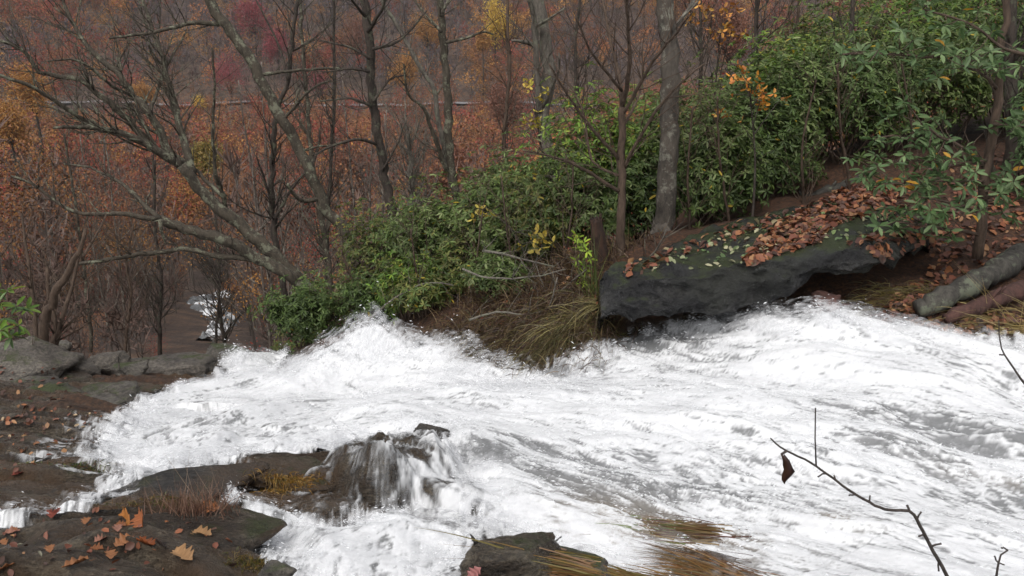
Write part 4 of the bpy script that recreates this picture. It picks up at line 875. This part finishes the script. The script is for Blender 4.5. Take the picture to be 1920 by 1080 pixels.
for i, (Y, path, r, lb) in enumerate([(8.6,[(905,470),(940,475),(975,485),(1003,492),(1040,500)],3,'bare pale branch poking out of the dead grass below the full green shrub'),
  (8.5,[(867,504),(900,518),(960,522),(1016,516),(1060,505)],2.5,'thin horizontal dead branch in front of the green shrubs'),
  (8.4,[(1035,560),(1070,530),(1100,505)],2.2,'short dead stick slanting up towards the stump'),
  (8.3,[(880,600),(930,585),(990,590),(1040,575)],2.6,'dead branch lying in the dead brown grass'),
  (8.2,[(1000,620),(1030,575),(1045,520)],2,'thin dead stalk standing in the bracken left of the arching grass'),
  (8.6,[(1180,520),(1230,470),(1250,430)],2,'dry stick leaning on the root of the stoutest tree'),
  (9.4,[(690,600),(740,560),(800,530),(850,535)],2.2,'dark bare branch crossing the bright green shrub')]):
    T = Tubes(); bp = W(*path[0], Y); stem(T, Y, path, r, 1.2, -.2, twigs=6, tl=.3, lvl=1, sides=6); o = T.build('fallen_branch', M['bark_pale'], None, bp); o.location = bp; tag(o, lb, 'branch')
# ------------------------------------------------------------------ fallen leaves
def leaf_outline(kind, rg):
    if kind == 'oak':
        pts = []
        for i in range(29):
            t = i / 28; w_ = .30 * math.sin(math.pi * min(1, t * .93 + .07)) ** .8 * (1 + .30 * math.cos(t * 2 * math.pi * 3.6 + 1.2)); pts.append((t, max(.012, w_)))
    else: pts = [(i / 8, max(.01, .26 * math.sin(math.pi * i / 8) ** .8)) for i in range(9)]
    return pts
def fallen_leaf(px, py, L, col, label, kind='oak', curl=.5, rot=None, seed=0, up=0.0):
    rg = random.Random(seed); L *= .82; p, nrm = pick(px, py); o_ = leaf_outline(kind, rg); V = []; n = len(o_); cu = curl * rg.uniform(.7, 1.3)
    for (t, w_) in o_:
        z = cu * L * (.5 - (t - .5) ** 2 * -1.2) * .4; wv = L * .04 * math.sin(t * 9 + seed)
        V += [(L * (t - .5), -w_ * L, z + cu * w_ * L * 1.4 + wv), (L * (t - .5), 0, z), (L * (t - .5), w_ * L, z + cu * w_ * L * 1.4 - wv)]
    V += [(L * -.5, 0, .0), (L * -.72, .02 * L, .01 * L), (L * -.72, .04 * L, .012 * L), (L * -.5, .015 * L, 0)]
    F = []
    for i in range(n - 1): F += [(3*i, 3*i+3, 3*i+4, 3*i+1), (3*i+1, 3*i+4, 3*i+5, 3*i+2)]
    F.append((3*n, 3*n+1, 3*n+2, 3*n+3))
    me = bpy.data.meshes.new('fallen_leaf'); me.from_pydata(V, [], F); me.update()
    a = me.color_attributes.new('col', 'FLOAT_COLOR', 'POINT')
    for i in range(len(V)): s = rg.uniform(.75, 1.15); a.data[i].color = (col[0]*s, col[1]*s, col[2]*s, 1)
    o = link('fallen_leaf', me, M['dryleaf']); o.location = p + nrm * .006
    q = nrm.to_track_quat('Z', 'Y'); o.rotation_mode = 'QUATERNION'; o.rotation_quaternion = q @ Quaternion((0, 0, 1), rg.uniform(0, 6.28) if rot is None else rot) @ Quaternion((1, 0, 0), up)
    sm = o.modifiers.new('thick', 'SOLIDIFY'); sm.thickness = .0012
    return tag(o, label, 'leaf')
OR = (.30,.125,.05); TAN = (.36,.20,.09); RED = (.22,.05,.03); RUST = (.24,.09,.035); PINK = (.34,.16,.11)
for i, a in enumerate([
 (22,1003,.075,PINK,'pinkish-tan leaf lying flat near the left edge',0),(8,1022,.05,OR,'small orange leaf cut by the left edge',0),(95,1036,.055,OR,'narrow orange leaf lying on the dark rock right of the left edge',0),
 (183,1036,.06,RUST,'rusty leaf left of the two bottom tan leaves',0),(208,1046,.07,OR,'orange leaf lying below the curled dark leaf',.2),(143,1064,.10,OR,'large crumpled orange leaf at the bottom left',.3),
 (380,1008,.10,TAN,'tan oak leaf lying alone on the smooth slab beside the pool',0),(345,1051,.12,TAN,'largest tan oak leaf, lowest on the smooth slab',0),(163,982,.06,OR,'orange leaf above the middle of the near rock',0),
 (103,969,.09,RED,'dark red leaf where the trickle ends at the left',0),(12,1072,.10,OR,'orange leaf in the bottom left corner',.3),
 (243,975,.13,(.40,.15,.03),'big orange leaf standing on edge beside the dry stubble',1.1),(272,982,.12,(.32,.10,.03),'brown-orange leaf propped against the standing leaf',.8),(395,958,.10,(.36,.13,.04),'orange leaf caught at the right side of the dry stubble',.7),
 (222,996,.06,PINK,'small pink-tan leaf under the standing leaf',0),(233,1020,.09,OR,'orange leaf touching the curled red-brown leaf',.4),(270,1027,.10,(.30,.08,.02),'curled red-brown leaf tucked under the slab',.5),
 (190,1018,.06,PINK,'dull pink leaf left of the leaf pair under the slab',0),(297,1025,.08,(.04,.025,.02),'nearly black curled leaf with a long stalk',.9),(228,930+60,.05,RUST,'tiny rusty leaf between the standing leaf and the pink one',0),
 (45,850,.06,RUST,'rust leaf on the brown bedrock at the far left',.2),(70,835,.05,OR,'small orange leaf on the brown bedrock above the moss',.1),(85,803,.05,TAN,'small tan leaf high on the left bedrock',0),(105,790,.05,PINK,'pale leaf at the top of the left bedrock',0),(35,893,.07,RED,'dark red leaf beside the small dark twig',0),(45,820,.04,TAN,'tiny pale leaf by the ledge line at the left',0),
 (1250,1074,.10,(.16,.03,.03),'maroon curled leaf at the bottom edge in the grass',.9),(1275,1078,.07,(.26,.08,.04),'brown leaf beside the maroon leaf',.5),(893,1072,.08,(.40,.16,.15),'pink wet leaf stuck on the rock at the bottom edge',.2),
 (1195,884,.06,(.25,.12,.08),'brown leaf carried by the water in mid stream',.2)]):
    fallen_leaf(*a[:5], up=a[5], seed=i + 3)
# leaf litter as stuff
def litter_stuff(label, pts, L, cols, seed):
    rg = np.random.default_rng(seed); Vs = []; Fs = []; Cs = []; n = 0; cols = np.array(cols)
    for (x, y) in pts:
        p, nr = drop(x, y); nr = (nr + Vector(rg.normal(0, .38, 3))).normalized(); a = nr.orthogonal().normalized(); a = Quaternion(nr, rg.uniform(0, 6.28)) @ a; b = nr.cross(a); l = L * rg.uniform(.35, 1.25); w_ = l * rg.uniform(.2, .42); ck = rg.uniform(.02, .35); p = p + nr * rg.uniform(.004, .03)
        q = [p - a * l * .5, p - a * l * .15 + b * w_ + nr * l * ck, p + a * l * .25 + b * w_ * .8 + nr * l * ck * .8, p + a * l * .5, p + a * l * .25 - b * w_ * .8 + nr * l * ck * .5, p - a * l * .15 - b * w_ + nr * l * .06]
        Vs += [tuple(t) for t in q]; Fs += [(n, n+1, n+2, n+3), (n, n+3, n+4, n+5)]; n += 6; Cs += [tuple(cols[rg.integers(len(cols))] * rg.uniform(.6, 1.25))] * 6
    return tag(np_mesh('fallen_leaves', Vs, Fs, M['dryleaf'], None, np.array(Cs), smooth=False), label, 'leaves', kind='stuff')
LC = [(.24,.085,.04),(.30,.12,.05),(.17,.055,.03),(.36,.19,.09),(.20,.075,.045),(.10,.045,.03),(.13,.06,.04),(.07,.035,.025)]
def px_region(poly, n, seed, jitter=0):
    rg = random.Random(seed); xs = [p[0] for p in poly]; ys = [p[1] for p in poly]; out = []
    while len(out) < n:
        a = rg.uniform(min(xs), max(xs)); b = rg.uniform(min(ys), max(ys)); ins = False
        for i in range(len(poly)):
            (x1, y1), (x2, y2) = poly[i], poly[(i + 1) % len(poly)]
            if (y1 > b) != (y2 > b) and a < (x2 - x1) * (b - y1) / (y2 - y1) + x1: ins = not ins
        if ins: p = pick(a, b)[0]; out.append((p.x, p.y + rg.uniform(-jitter, jitter)))
    return out
litter_stuff('drift of rust-red fallen leaves across the top of the big slab', px_region([(1395,500),(1420,450),(1500,400),(1580,352),(1700,345),(1640,400),(1560,425),(1540,455),(1460,480)], 1100, 1), .085, LC, 1)
litter_stuff('scattered fallen leaves along the back edge of the big slab', px_region([(1150,525),(1190,490),(1300,450),(1420,405),(1520,385),(1500,410),(1300,475),(1200,515)], 170, 2), .08, LC + [(.3,.25,.14)], 2)
litter_stuff('fallen leaves on the slope around the stem of the pale rhododendron', px_region([(1600,350),(1920,280),(1925,470),(1780,560),(1650,600),(1600,560),(1720,480),(1750,430),(1640,430)], 1000, 3), .085, LC, 3)
litter_stuff('dark wet leaves on the muddy bank between the water and the logs', px_region([(1560,590),(1740,560),(1920,600),(1920,628),(1750,625),(1600,605)], 420, 14), .075, [(.14,.05,.03),(.10,.04,.03),(.18,.08,.04),(.25,.12,.06),(.06,.035,.025)], 14)
litter_stuff('fallen leaves among the grass below the shrubs', px_region([(860,560),(1100,480),(1130,560),(1120,600),(900,620)], 200, 4), .06, LC, 4)
litter_stuff('small pale leaves sprinkled on the moss of the big slab', px_region([(1200,510),(1300,455),(1480,400),(1740,400),(1740,450),(1500,450),(1400,500)], 260, 5), .055, [(.28,.30,.16),(.16,.22,.08),(.35,.33,.2),(.10,.16,.06)], 5)
litter_stuff('fallen leaves up the right bank beyond the logs', px_region([(1930,300),(2500,250),(2500,600),(1930,600)], 900, 15), .085, LC, 15)
litter_stuff('fallen leaves on the ground at the left behind the clumped tree', px_region([(-20,640),(60,650),(130,700),(120,790),(0,800),(-20,780)], 70, 6), .055, LC, 6)
litter_stuff('small leaves washed onto the brown bedrock at the left', px_region([(0,780),(200,760),(190,790),(120,850),(30,900),(0,900)], 70, 7), .035, LC + [(.45,.33,.2)], 7)
litter_stuff('small leaves scattered over the near rock at the bottom left', px_region([(0,960),(200,950),(420,1000),(440,1075),(0,1078)], 60, 9), .03, LC + [(.3,.28,.2)], 9)

# ------------------------------------------------------------------ near twigs
def near_twig(name, label, path, Y, r0, r1, spurs, dY=0, leaf=None):
    bp = W(path[0][0], path[0][1], Y); root = empty(name, bp); T = Tubes(); k = 1 / ppm(Y); n = len(path); p, r = smoothline(tw(Y, path, dY), [(r0 + (r1 - r0) * i / (n - 1)) * k for i in range(n)], .012)
    T.add([q + rv(.0004) for q in p], r, 7)
    T2 = Tubes()
    for (a, b, rr_) in spurs:
        q0 = min(p, key=lambda t: (t - W(a[0], a[1], Y + dY * .5)).length); e = W(b[0], b[1], q0.y); T.add([q0, q0.lerp(e, .5) + rv(.0012), e, e + (e - q0).normalized() * .003], [rr_ * k, rr_ * k * .8, rr_ * k * .75, rr_ * k * .9], 6)
    T.build('twig', M['twig'], root, bp)
    if leaf:
        lp = [W(a, b, Y + dY) for a, b in leaf]
        V = []; F = []
        for i in range(len(lp) // 2):
            a, b = lp[2*i] - bp, lp[2*i+1] - bp; V += [tuple(a), tuple((a + b) / 2 + Vector((0, -.010 if i % 2 else -.006, 0))), tuple(b)]
            if i: F += [(3*i-3, 3*i-2, 3*i+1, 3*i), (3*i-2, 3*i-1, 3*i+2, 3*i+1)]
        me = bpy.data.meshes.new('dead_leaf'); me.from_pydata(V, [], F); me.update(); a = me.color_attributes.new('col', 'FLOAT_COLOR', 'POINT')
        for i in range(len(V)): a.data[i].color = (.035, .014, .010, 1) if i % 3 else (.07, .03, .012, 1)
        lo = link('dead_leaf', me, M['dryleaf'], root); lo.modifiers.new('thick', 'SOLIDIFY').thickness = .0008
    return tag(root, label, 'twig')
M['twig'] = bark_mat('twig_bark', (.05, .038, .034), (.14, .115, .10), None, 6)
near_twig('bare_twig', 'bare twig with small buds and one dead leaf hanging over the white water', [(1790,1110),(1775,1078),(1745,1025),(1725,985),(1705,958),(1660,955),(1600,925),(1560,895),(1520,868),(1475,845),(1455,832),(1445,822)], 1.5, 4.3, 1.4,
  [((1705,958),(1702,950),3),((1724,985),(1726,962),2.4),((1740,1010),(1725,1005),2.4),((1757,1040),(1762,1020),2.6),((1772,1070),(1760,1068),2.4),((1632,942),(1631,932),2),((1600,925),(1594,928),2),((1566,898),(1565,894),2),((1545,890),(1536,893),2),((1520,868),(1529,768),1.7),((1466,840),(1468,850),3.2)], -.06,
  leaf=[(1464,850),(1470,852),(1468,862),(1480,864),(1468,872),(1486,878),(1470,880),(1490,884),(1466,892),(1482,893),(1466,900),(1470,905)])
near_twig('bare_twig', 'short forked bare twig rising at the bottom right corner', [(1862,1110),(1868,1080),(1872,1055),(1876,1040),(1890,1032)], 1.45, 3, 1.6, [((1872,1055),(1880,1058),2),((1874,1048),(1866,1045),2.2),((1884,1034),(1880,1028),2)])
near_twig('bare_twig', 'thin bare twig slanting in from the right edge above the bottom right', [(1945,740),(1920,718),(1900,690),(1884,665),(1875,640),(1873,600)], 1.6, 2.6, 1.0, [((1884,664),(1877,665),2)])
# ================================================================== PART 3: woods of the valley
def stream_dist(x, y):     # lower stream on the valley side
    return np.abs(x - np.interp(y, [11, 30, 60], [-3.9, -10.6, -20.2]))
M['woods_bark'] = bark_mat('woods_bark', (.05, .038, .03), (.17, .135, .11), (.24, .22, .18), .35)
def wood_proto(seed, H, leafy=False):
    random.seed(seed); T = Tubes(); B = Tubes(); n = 9; p = []; q = Vector((0, 0, -.6)); lean = Vector((random.gauss(0, .05), random.gauss(0, .05), 1))
    for i in range(n + 1): p.append(q.copy()); q = q + (lean + rv(.03)) * (H / n)
    r = [H * .0062 * (1 - .85 * i / n) + .01 for i in range(n + 1)]; T.add(p, r, 7); tips = []
    for k in range(26):
        f = random.uniform(.28, .97); i = min(n - 1, int(f * n)); b = p[i].lerp(p[i + 1], f * n - i); an = random.uniform(0, 6.28); d = Vector((math.cos(an), math.sin(an), random.uniform(.5, 1.3)))
        L = H * (1.05 - f) * random.uniform(.3, .5); grow(B, b, d, L, r[i] * .45, 2, L / 6, upb=.5, sides=4); tips.append(b + d.normalized() * L * .7)
    tm = T.build('trunk', M['woods_bark']); bm_ = B.build('branches', M['woods_bark'])
    root = empty('bare_tree'); tm.parent = root; bm_.parent = root
    if leafy:
        rg = np.random.default_rng(seed); m_ = 2600; j = rg.integers(0, len(tips), m_); C = np.array([tuple(t) for t in tips])[j] + rg.normal(0, H * .055, (m_, 3)); D = rg.normal(0, 1, (m_, 3))
        v, F, c = whorl_leaves(C, D, 3, H * .0065, .34, .1, leafy, rg); np_mesh('foliage', v, F, M['dryleaf'], root, c, smooth=False)
    return root
PR = [wood_proto(201, 13), wood_proto(202, 15), wood_proto(203, 11), wood_proto(204, 14), wood_proto(205, 9)]
PLF = [wood_proto(211, 8, [(.17,.085,.05),(.20,.10,.055),(.14,.07,.045)]), wood_proto(212, 10, [(.25,.14,.05),(.21,.11,.05),(.28,.17,.06)]), wood_proto(213, 6, [(.17,.07,.05),(.14,.065,.045)])]
random.seed(99); placed = []; used_p = set(); cnt = 0; tries = 0
while cnt < 105 and tries < 20000:
    tries += 1; Y = 17 + 63 * random.random() ** 1.25; x = random.uniform(-.66, .60) * Y
    sd = float(stream_dist(np.array([x]), np.array([Y]))[0])
    if sd < 1.3 + Y * .01 or (x > 1 and Y < 26) : continue
    if any((x - a) ** 2 + (Y - b) ** 2 < 3.2 for a, b in placed): continue
    placed.append((x, Y)); lf = random.random() < .16; src = random.choice(PLF if lf else PR)
    o = src if src.name not in used_p else copy_tree(src); used_p.add(src.name)
    o.location = (x, Y, float(base(np.array([x]), np.array([Y]))[0])); o.rotation_euler = (random.gauss(0, .05), random.gauss(0, .05), random.uniform(0, 6.28)); gz0 = float(base(np.array([x]), np.array([Y]))[0]); s = min(1.15, max(.32, (W(960, random.uniform(150, 500), Y).z - gz0) / 13.5)); o.scale = (s, s, s)
    if lf: tag(o, 'small rusty-leaved tree among the bare trunks of the valley woods', 'tree', 'rusty-leaved trees of the valley woods')
    else: tag(o, 'slender bare grey tree in the brown valley woods beyond the falls', 'tree', 'bare trees of the valley woods')
    cnt += 1
for o in PR + PLF:
    if o.name not in used_p:
        for ch in list(o.children): bpy.data.objects.remove(ch)
        bpy.data.objects.remove(o)
# distant woods, one mass each kind
def sliver_tree(rg, ntw, tw_w=.006):
    V = []; F = []; K = []
    def tri(a, b, w_, k):
        d = b - a; s = np.cross(d, rg.normal(0, 1, 3)); s /= np.linalg.norm(s) + 1e-9; i = len(V); V.extend([a - s * w_, a + s * w_, b]); F.append((i, i + 1, i + 2)); K.extend([k] * 3)
    top = np.array([rg.normal(0, .02), rg.normal(0, .02), .95])
    for an in (0, 1.57): 
        s = np.array([math.cos(an), math.sin(an), 0]) * .011; i = len(V); V.extend([-s + [0, 0, -.05], s + [0, 0, -.05], top]); F.append((i, i + 1, i + 2)); K.extend([0] * 3)
    limbs = []
    for _ in range(14):
        f = rg.uniform(.22, .9); a = top * f; an = rg.uniform(0, 6.28); L = (1.05 - f) * rg.uniform(.3, .52); b = a + np.array([math.cos(an) * .62, math.sin(an) * .62, .8]) * L; tri(a, b, .0045, 0); limbs.append((a, b))
    for _ in range(ntw):
        a, b = limbs[rg.integers(len(limbs))]; q = a + (b - a) * rg.uniform(.3, 1); e = q + (rg.normal(0, .05, 3) + np.array([0, 0, .055])); tri(q, e, tw_w, 1)
    return np.array(V), np.array(F), np.array(K)
def leafy_tree(rg, nlf, sz=.03):
    V, F, K = sliver_tree(rg, 20); V = list(map(np.array, V)); F = list(map(tuple, F)); K = list(K)
    cl = [np.array([rg.normal(0, .17), rg.normal(0, .17), rg.uniform(.35, .9)]) for _ in range(9)]
    for _ in range(nlf):
        c = cl[rg.integers(9)] + rg.normal(0, .075, 3); u = rg.normal(0, 1, 3); u /= np.linalg.norm(u); v = np.cross(u, rg.normal(0, 1, 3)); v /= np.linalg.norm(v); i = len(V); V.extend([c - u * sz, c + u * sz, c + v * sz * 1.4]); F.append((i, i + 1, i + 2)); K.extend([2] * 3)
    return np.array(V), np.array(F), np.array(K)
rg = np.random.default_rng(3)
SB = [sliver_tree(rg, 170) for _ in range(6)]; SBF = [sliver_tree(rg, 80, .010) for _ in range(5)]; SL = [leafy_tree(rg, 620, .010) for _ in range(5)]; SLF = [leafy_tree(rg, 300, .020) for _ in range(5)]
AUT = np.array([(.28,.10,.05),(.35,.145,.055),(.22,.085,.05),(.38,.19,.06),(.28,.072,.052),(.26,.12,.06)])
def spread(y0, y1, sp, hmin, hmax, protosB, protosL, leaf_share, name, label, seed, skip_road=True, xr=.64, low=False):
    rg = np.random.default_rng(seed); n = int(xr * (y1 ** 2 - y0 ** 2) / (sp * sp)); Y = np.sqrt(rg.uniform(y0 ** 2, y1 ** 2, n)); X = rg.uniform(-xr, xr, n) * Y
    ok = stream_dist(X, Y) > np.where(Y < 64, 1.1 + Y * .012, 0)
    if skip_road: ok &= ~((np.abs(Y - 301.7) < 7)) & ~((Y > 262) & (Y < 296) & (X < 5) & (rg.random(n) < .45))
    ok &= ~((X > 1) & (Y < 26)); X = X[ok]; Y = Y[ok]; Z = base(X, Y); n = len(X); H = rg.uniform(hmin, hmax, n); rot = rg.uniform(0, 6.28, n)
    cn = fbm(X * .035, Y * .02, 3, 70 + seed); tn = fbm(X * .02 + 9, Y * .012, 3, 80)
    lf = rg.random(n) < leaf_share * (.35 + 1.6 * sstep(.42, .62, cn))
    Vs = []; Fs = []; Cs = []; off = 0
    for i in range(n):
        V, F, K = (protosL if lf[i] else protosB)[rg.integers(len(protosL if lf[i] else protosB))]
        c, s = math.cos(rot[i]), math.sin(rot[i]); lx, ly = rg.normal(0, .05, 2)
        v = np.c_[V[:, 0] * c - V[:, 1] * s + V[:, 2] * lx, V[:, 0] * s + V[:, 1] * c + V[:, 2] * ly, V[:, 2]] * H[i] + [X[i], Y[i], Z[i]]
        g_ = rg.uniform(.75, 1.3); tr = np.array([.125, .105, .09]) * g_ * (1.6 if rg.random() < .18 else 1)
        twc = (np.array([.15, .09, .066]) * (1 - tn[i]) + np.array([.105, .09, .09]) * tn[i]) * g_ * 1.1
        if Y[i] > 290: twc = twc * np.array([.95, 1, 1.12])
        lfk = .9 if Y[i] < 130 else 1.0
        a = lfk * AUT[min(5, max(0, int((cn[i] * 2.6 + rg.uniform(-.5, .5)) * 3)))] * rg.uniform(.7, 1.25)
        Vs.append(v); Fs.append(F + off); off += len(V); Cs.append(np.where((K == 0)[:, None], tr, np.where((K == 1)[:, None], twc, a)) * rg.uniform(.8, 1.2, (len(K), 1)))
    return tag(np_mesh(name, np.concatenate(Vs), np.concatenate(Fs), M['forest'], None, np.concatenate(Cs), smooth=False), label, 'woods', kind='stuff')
spread(15.5, 60, 1.5, 1.0, 3.0, SB, SL, .12, 'undergrowth', 'brushy brown and rust undergrowth on the slope below the falls', 21, False)
spread(30, 130, 3.3, 4.5, 9, SB, SL, .34, 'woods', 'bare and rusty woods on the valley floor', 22)
spread(125, 290, 5.0, 7, 12, SBF, SLF, .55, 'woods', 'mixed rust and grey autumn woods in the middle distance', 23)
spread(288, 560, 4.8, 9, 15, SBF, SLF, .58, 'woods', 'autumn woods covering the opposite hillside', 24)
# single trees that stand out by colour
def colour_tree(px, py, Y, hpx, cols, label, name='autumn_tree', wide=.17, n=3000, sz=.013):
    rg = np.random.default_rng(int(px + py)); b = W(px, py, Y); x, y = b.x, b.y; gz0 = float(base(np.array([x]), np.array([y]))[0]); topz = W(px, py - hpx / 2, Y).z; H = max(6, topz - gz0); cz = (b.z - gz0) / H; hr = hpx / 2 / ppm(Y) / H
    root = empty(name, (x, y, gz0)); T = Tubes(); T.add([Vector((0, 0, -.5)), Vector((.1, 0, H * .5)), Vector((0, 0, H * .93))], [H * .014, H * .010, H * .003], 6)
    nc = 14; cc = rg.normal(0, 1, (nc, 3)); cc /= np.linalg.norm(cc, axis=1)[:, None]; cc *= rg.uniform(.3, .8, (nc, 1))
    for c_ in cc: T.add([Vector((0, 0, H * max(.1, cz - hr * .9))), Vector((c_[0] * hr * .85 * H, c_[1] * hr * .85 * H, H * (cz + c_[2] * hr)))], [H * .006, H * .002], 4)
    j = rg.integers(0, nc, n); o = rg.normal(0, .26, (n, 3)); p = (cc[j] + o) * np.array([wide, wide, hr]) * H; C = p * np.array([hr / wide * .85, hr / wide * .85, 1]) + np.array([0, 0, H * cz])
    v, F, c = whorl_leaves(C, rg.normal(0, 1, (n, 3)), 3, min(H * sz, .10 + Y * .0007), .45, 0, cols, rg); np_mesh('foliage', v, F, M['dryleaf'], root, c, smooth=False); T.build('trunk', M['bark_dark'], root); return tag(root, label, 'tree')
YEL = [(.62,.42,.05),(.55,.34,.05),(.66,.48,.08)]; CRI = [(.27,.05,.06),(.21,.04,.05),(.31,.065,.07)]; ORG = [(.38,.18,.045),(.33,.14,.04),(.42,.22,.05)]; RST = [(.21,.085,.05),(.18,.075,.045)]
for a in [(928,38,330,74,YEL,'brightest yellow tree at the top centre of the far hillside'),(905,75,290,30,ORG,'small orange tree just below the bright yellow one'),
 (475,30,340,70,CRI,'crimson tree at the top left of the far hillside'),(520,90,320,70,CRI,'second crimson tree right below the first one'),(430,140,300,80,CRI,'dark crimson tree behind the leaning trunk'),(600,150,310,60,CRI,'crimson tree right of the leaning trunk'),
 (60,165,150,110,ORG,'orange tree at the upper left edge'),(15,230,130,90,ORG,'lower orange tree at the left edge'),(375,195,260,30,YEL,'small golden tree just below the road'),(270,180,255,46,ORG,'orange tree below the road behind the forked branches'),
 (345,370,75,110,RST + ORG,'rust-orange tree behind the big leaning tree'),(385,290,90,70,[(.2,.17,.04),(.3,.2,.05)],'olive-yellow tree behind the leaning tree'),(655,330,80,120,RST,'rust-red tree between the leaning trunk and the dark tree'),
 (200,370,85,110,RST,'deep rust tree on the left behind the low limbs'),(120,600,45,110,RST,'low russet tree beyond the clumped stems'),(200,560,50,90,[(.24,.07,.035),(.18,.06,.04)],'russet tree above the pale boulder'),(430,560,60,60,[(.34,.13,.04)],'small bright rust tree beside the far cascade'),
 (800,60,330,60,ORG,'orange-brown tree left of the bright yellow one'),(670,60,330,90,RST,'rusty tree at the top behind the dark tree'),(1370,60,120,120,RST,'rusty tree at the top right behind the orange leaves'),(950,200,160,80,RST,'rust tree below the bright yellow tree'),
 (760,130,280,70,ORG,'dull orange tree behind the crossing branches'),(850,330,60,100,RST,'rust-brown tree behind the thin mossy trunk'),(560,400,70,80,RST,'russet tree between the two leaning trees')]:
    colour_tree(*a)
# lower cascade seen through the trees
def lower_cascade():
    ys = np.concatenate([np.linspace(34.5, 62, 320)]); us = np.linspace(-1, 1, 41); V = []; 
    for y in ys:
        cx = np.interp(y, [11, 30, 60], [-3.9, -10.6, -20.2]) + math.sin(y * .35) * .5; hw = .75 + .35 * math.sin(y * .31)
        x = cx + us * hw; z = base(x, np.full(41, y)) + .12 - .3 * np.abs(us) ** 4 + (fbm(x * 2, np.full(41, y) * 2, 3, 90) - .5) * .9; V.append(np.c_[x, np.full(41, y), z])
    V = np.concatenate(V); n = 41; i = (np.arange(len(ys) - 1)[:, None] * n + np.arange(n - 1)[None]).ravel()
    f = fbm(V[:, 0] * 1.3, V[:, 1] * 1.3, 4, 91); fo = sstep(.46, .60, f)
    tag(np_mesh('lower_stream', V, np.c_[i, i + 1, i + n + 1, i + n], M['water'], attrs={'foam': fo, 'alpha': np.ones(len(V)), 'tint': np.zeros(len(V))}), kind='structure')
lower_cascade()

# the damp air of the valley
me = bpy.data.meshes.new('haze'); bm = bmesh.new(); bmesh.ops.create_cube(bm, size=1)
for v in bm.verts: v.co = Vector((v.co.x * 2600, 560 + v.co.y * 1400, 70 + v.co.z * 330))
bm.to_mesh(me); bm.free(); m = bpy.data.materials.new('haze_air'); m.use_nodes = True; n = m.node_tree; n.nodes.remove(n.nodes['Principled BSDF'])
pv = N(n, 'ShaderNodeVolumePrincipled'); pv.inputs['Color'].default_value = (.95, .92, .92, 1); pv.inputs['Density'].default_value = .00014; n.links.new(pv.outputs[0], n.nodes['Material Output'].inputs['Volume'])
tag(link('haze', me, m, None, False), kind='stuff')
SC.cycles.volume_bounces = 0; SC.cycles.volume_max_steps = 32
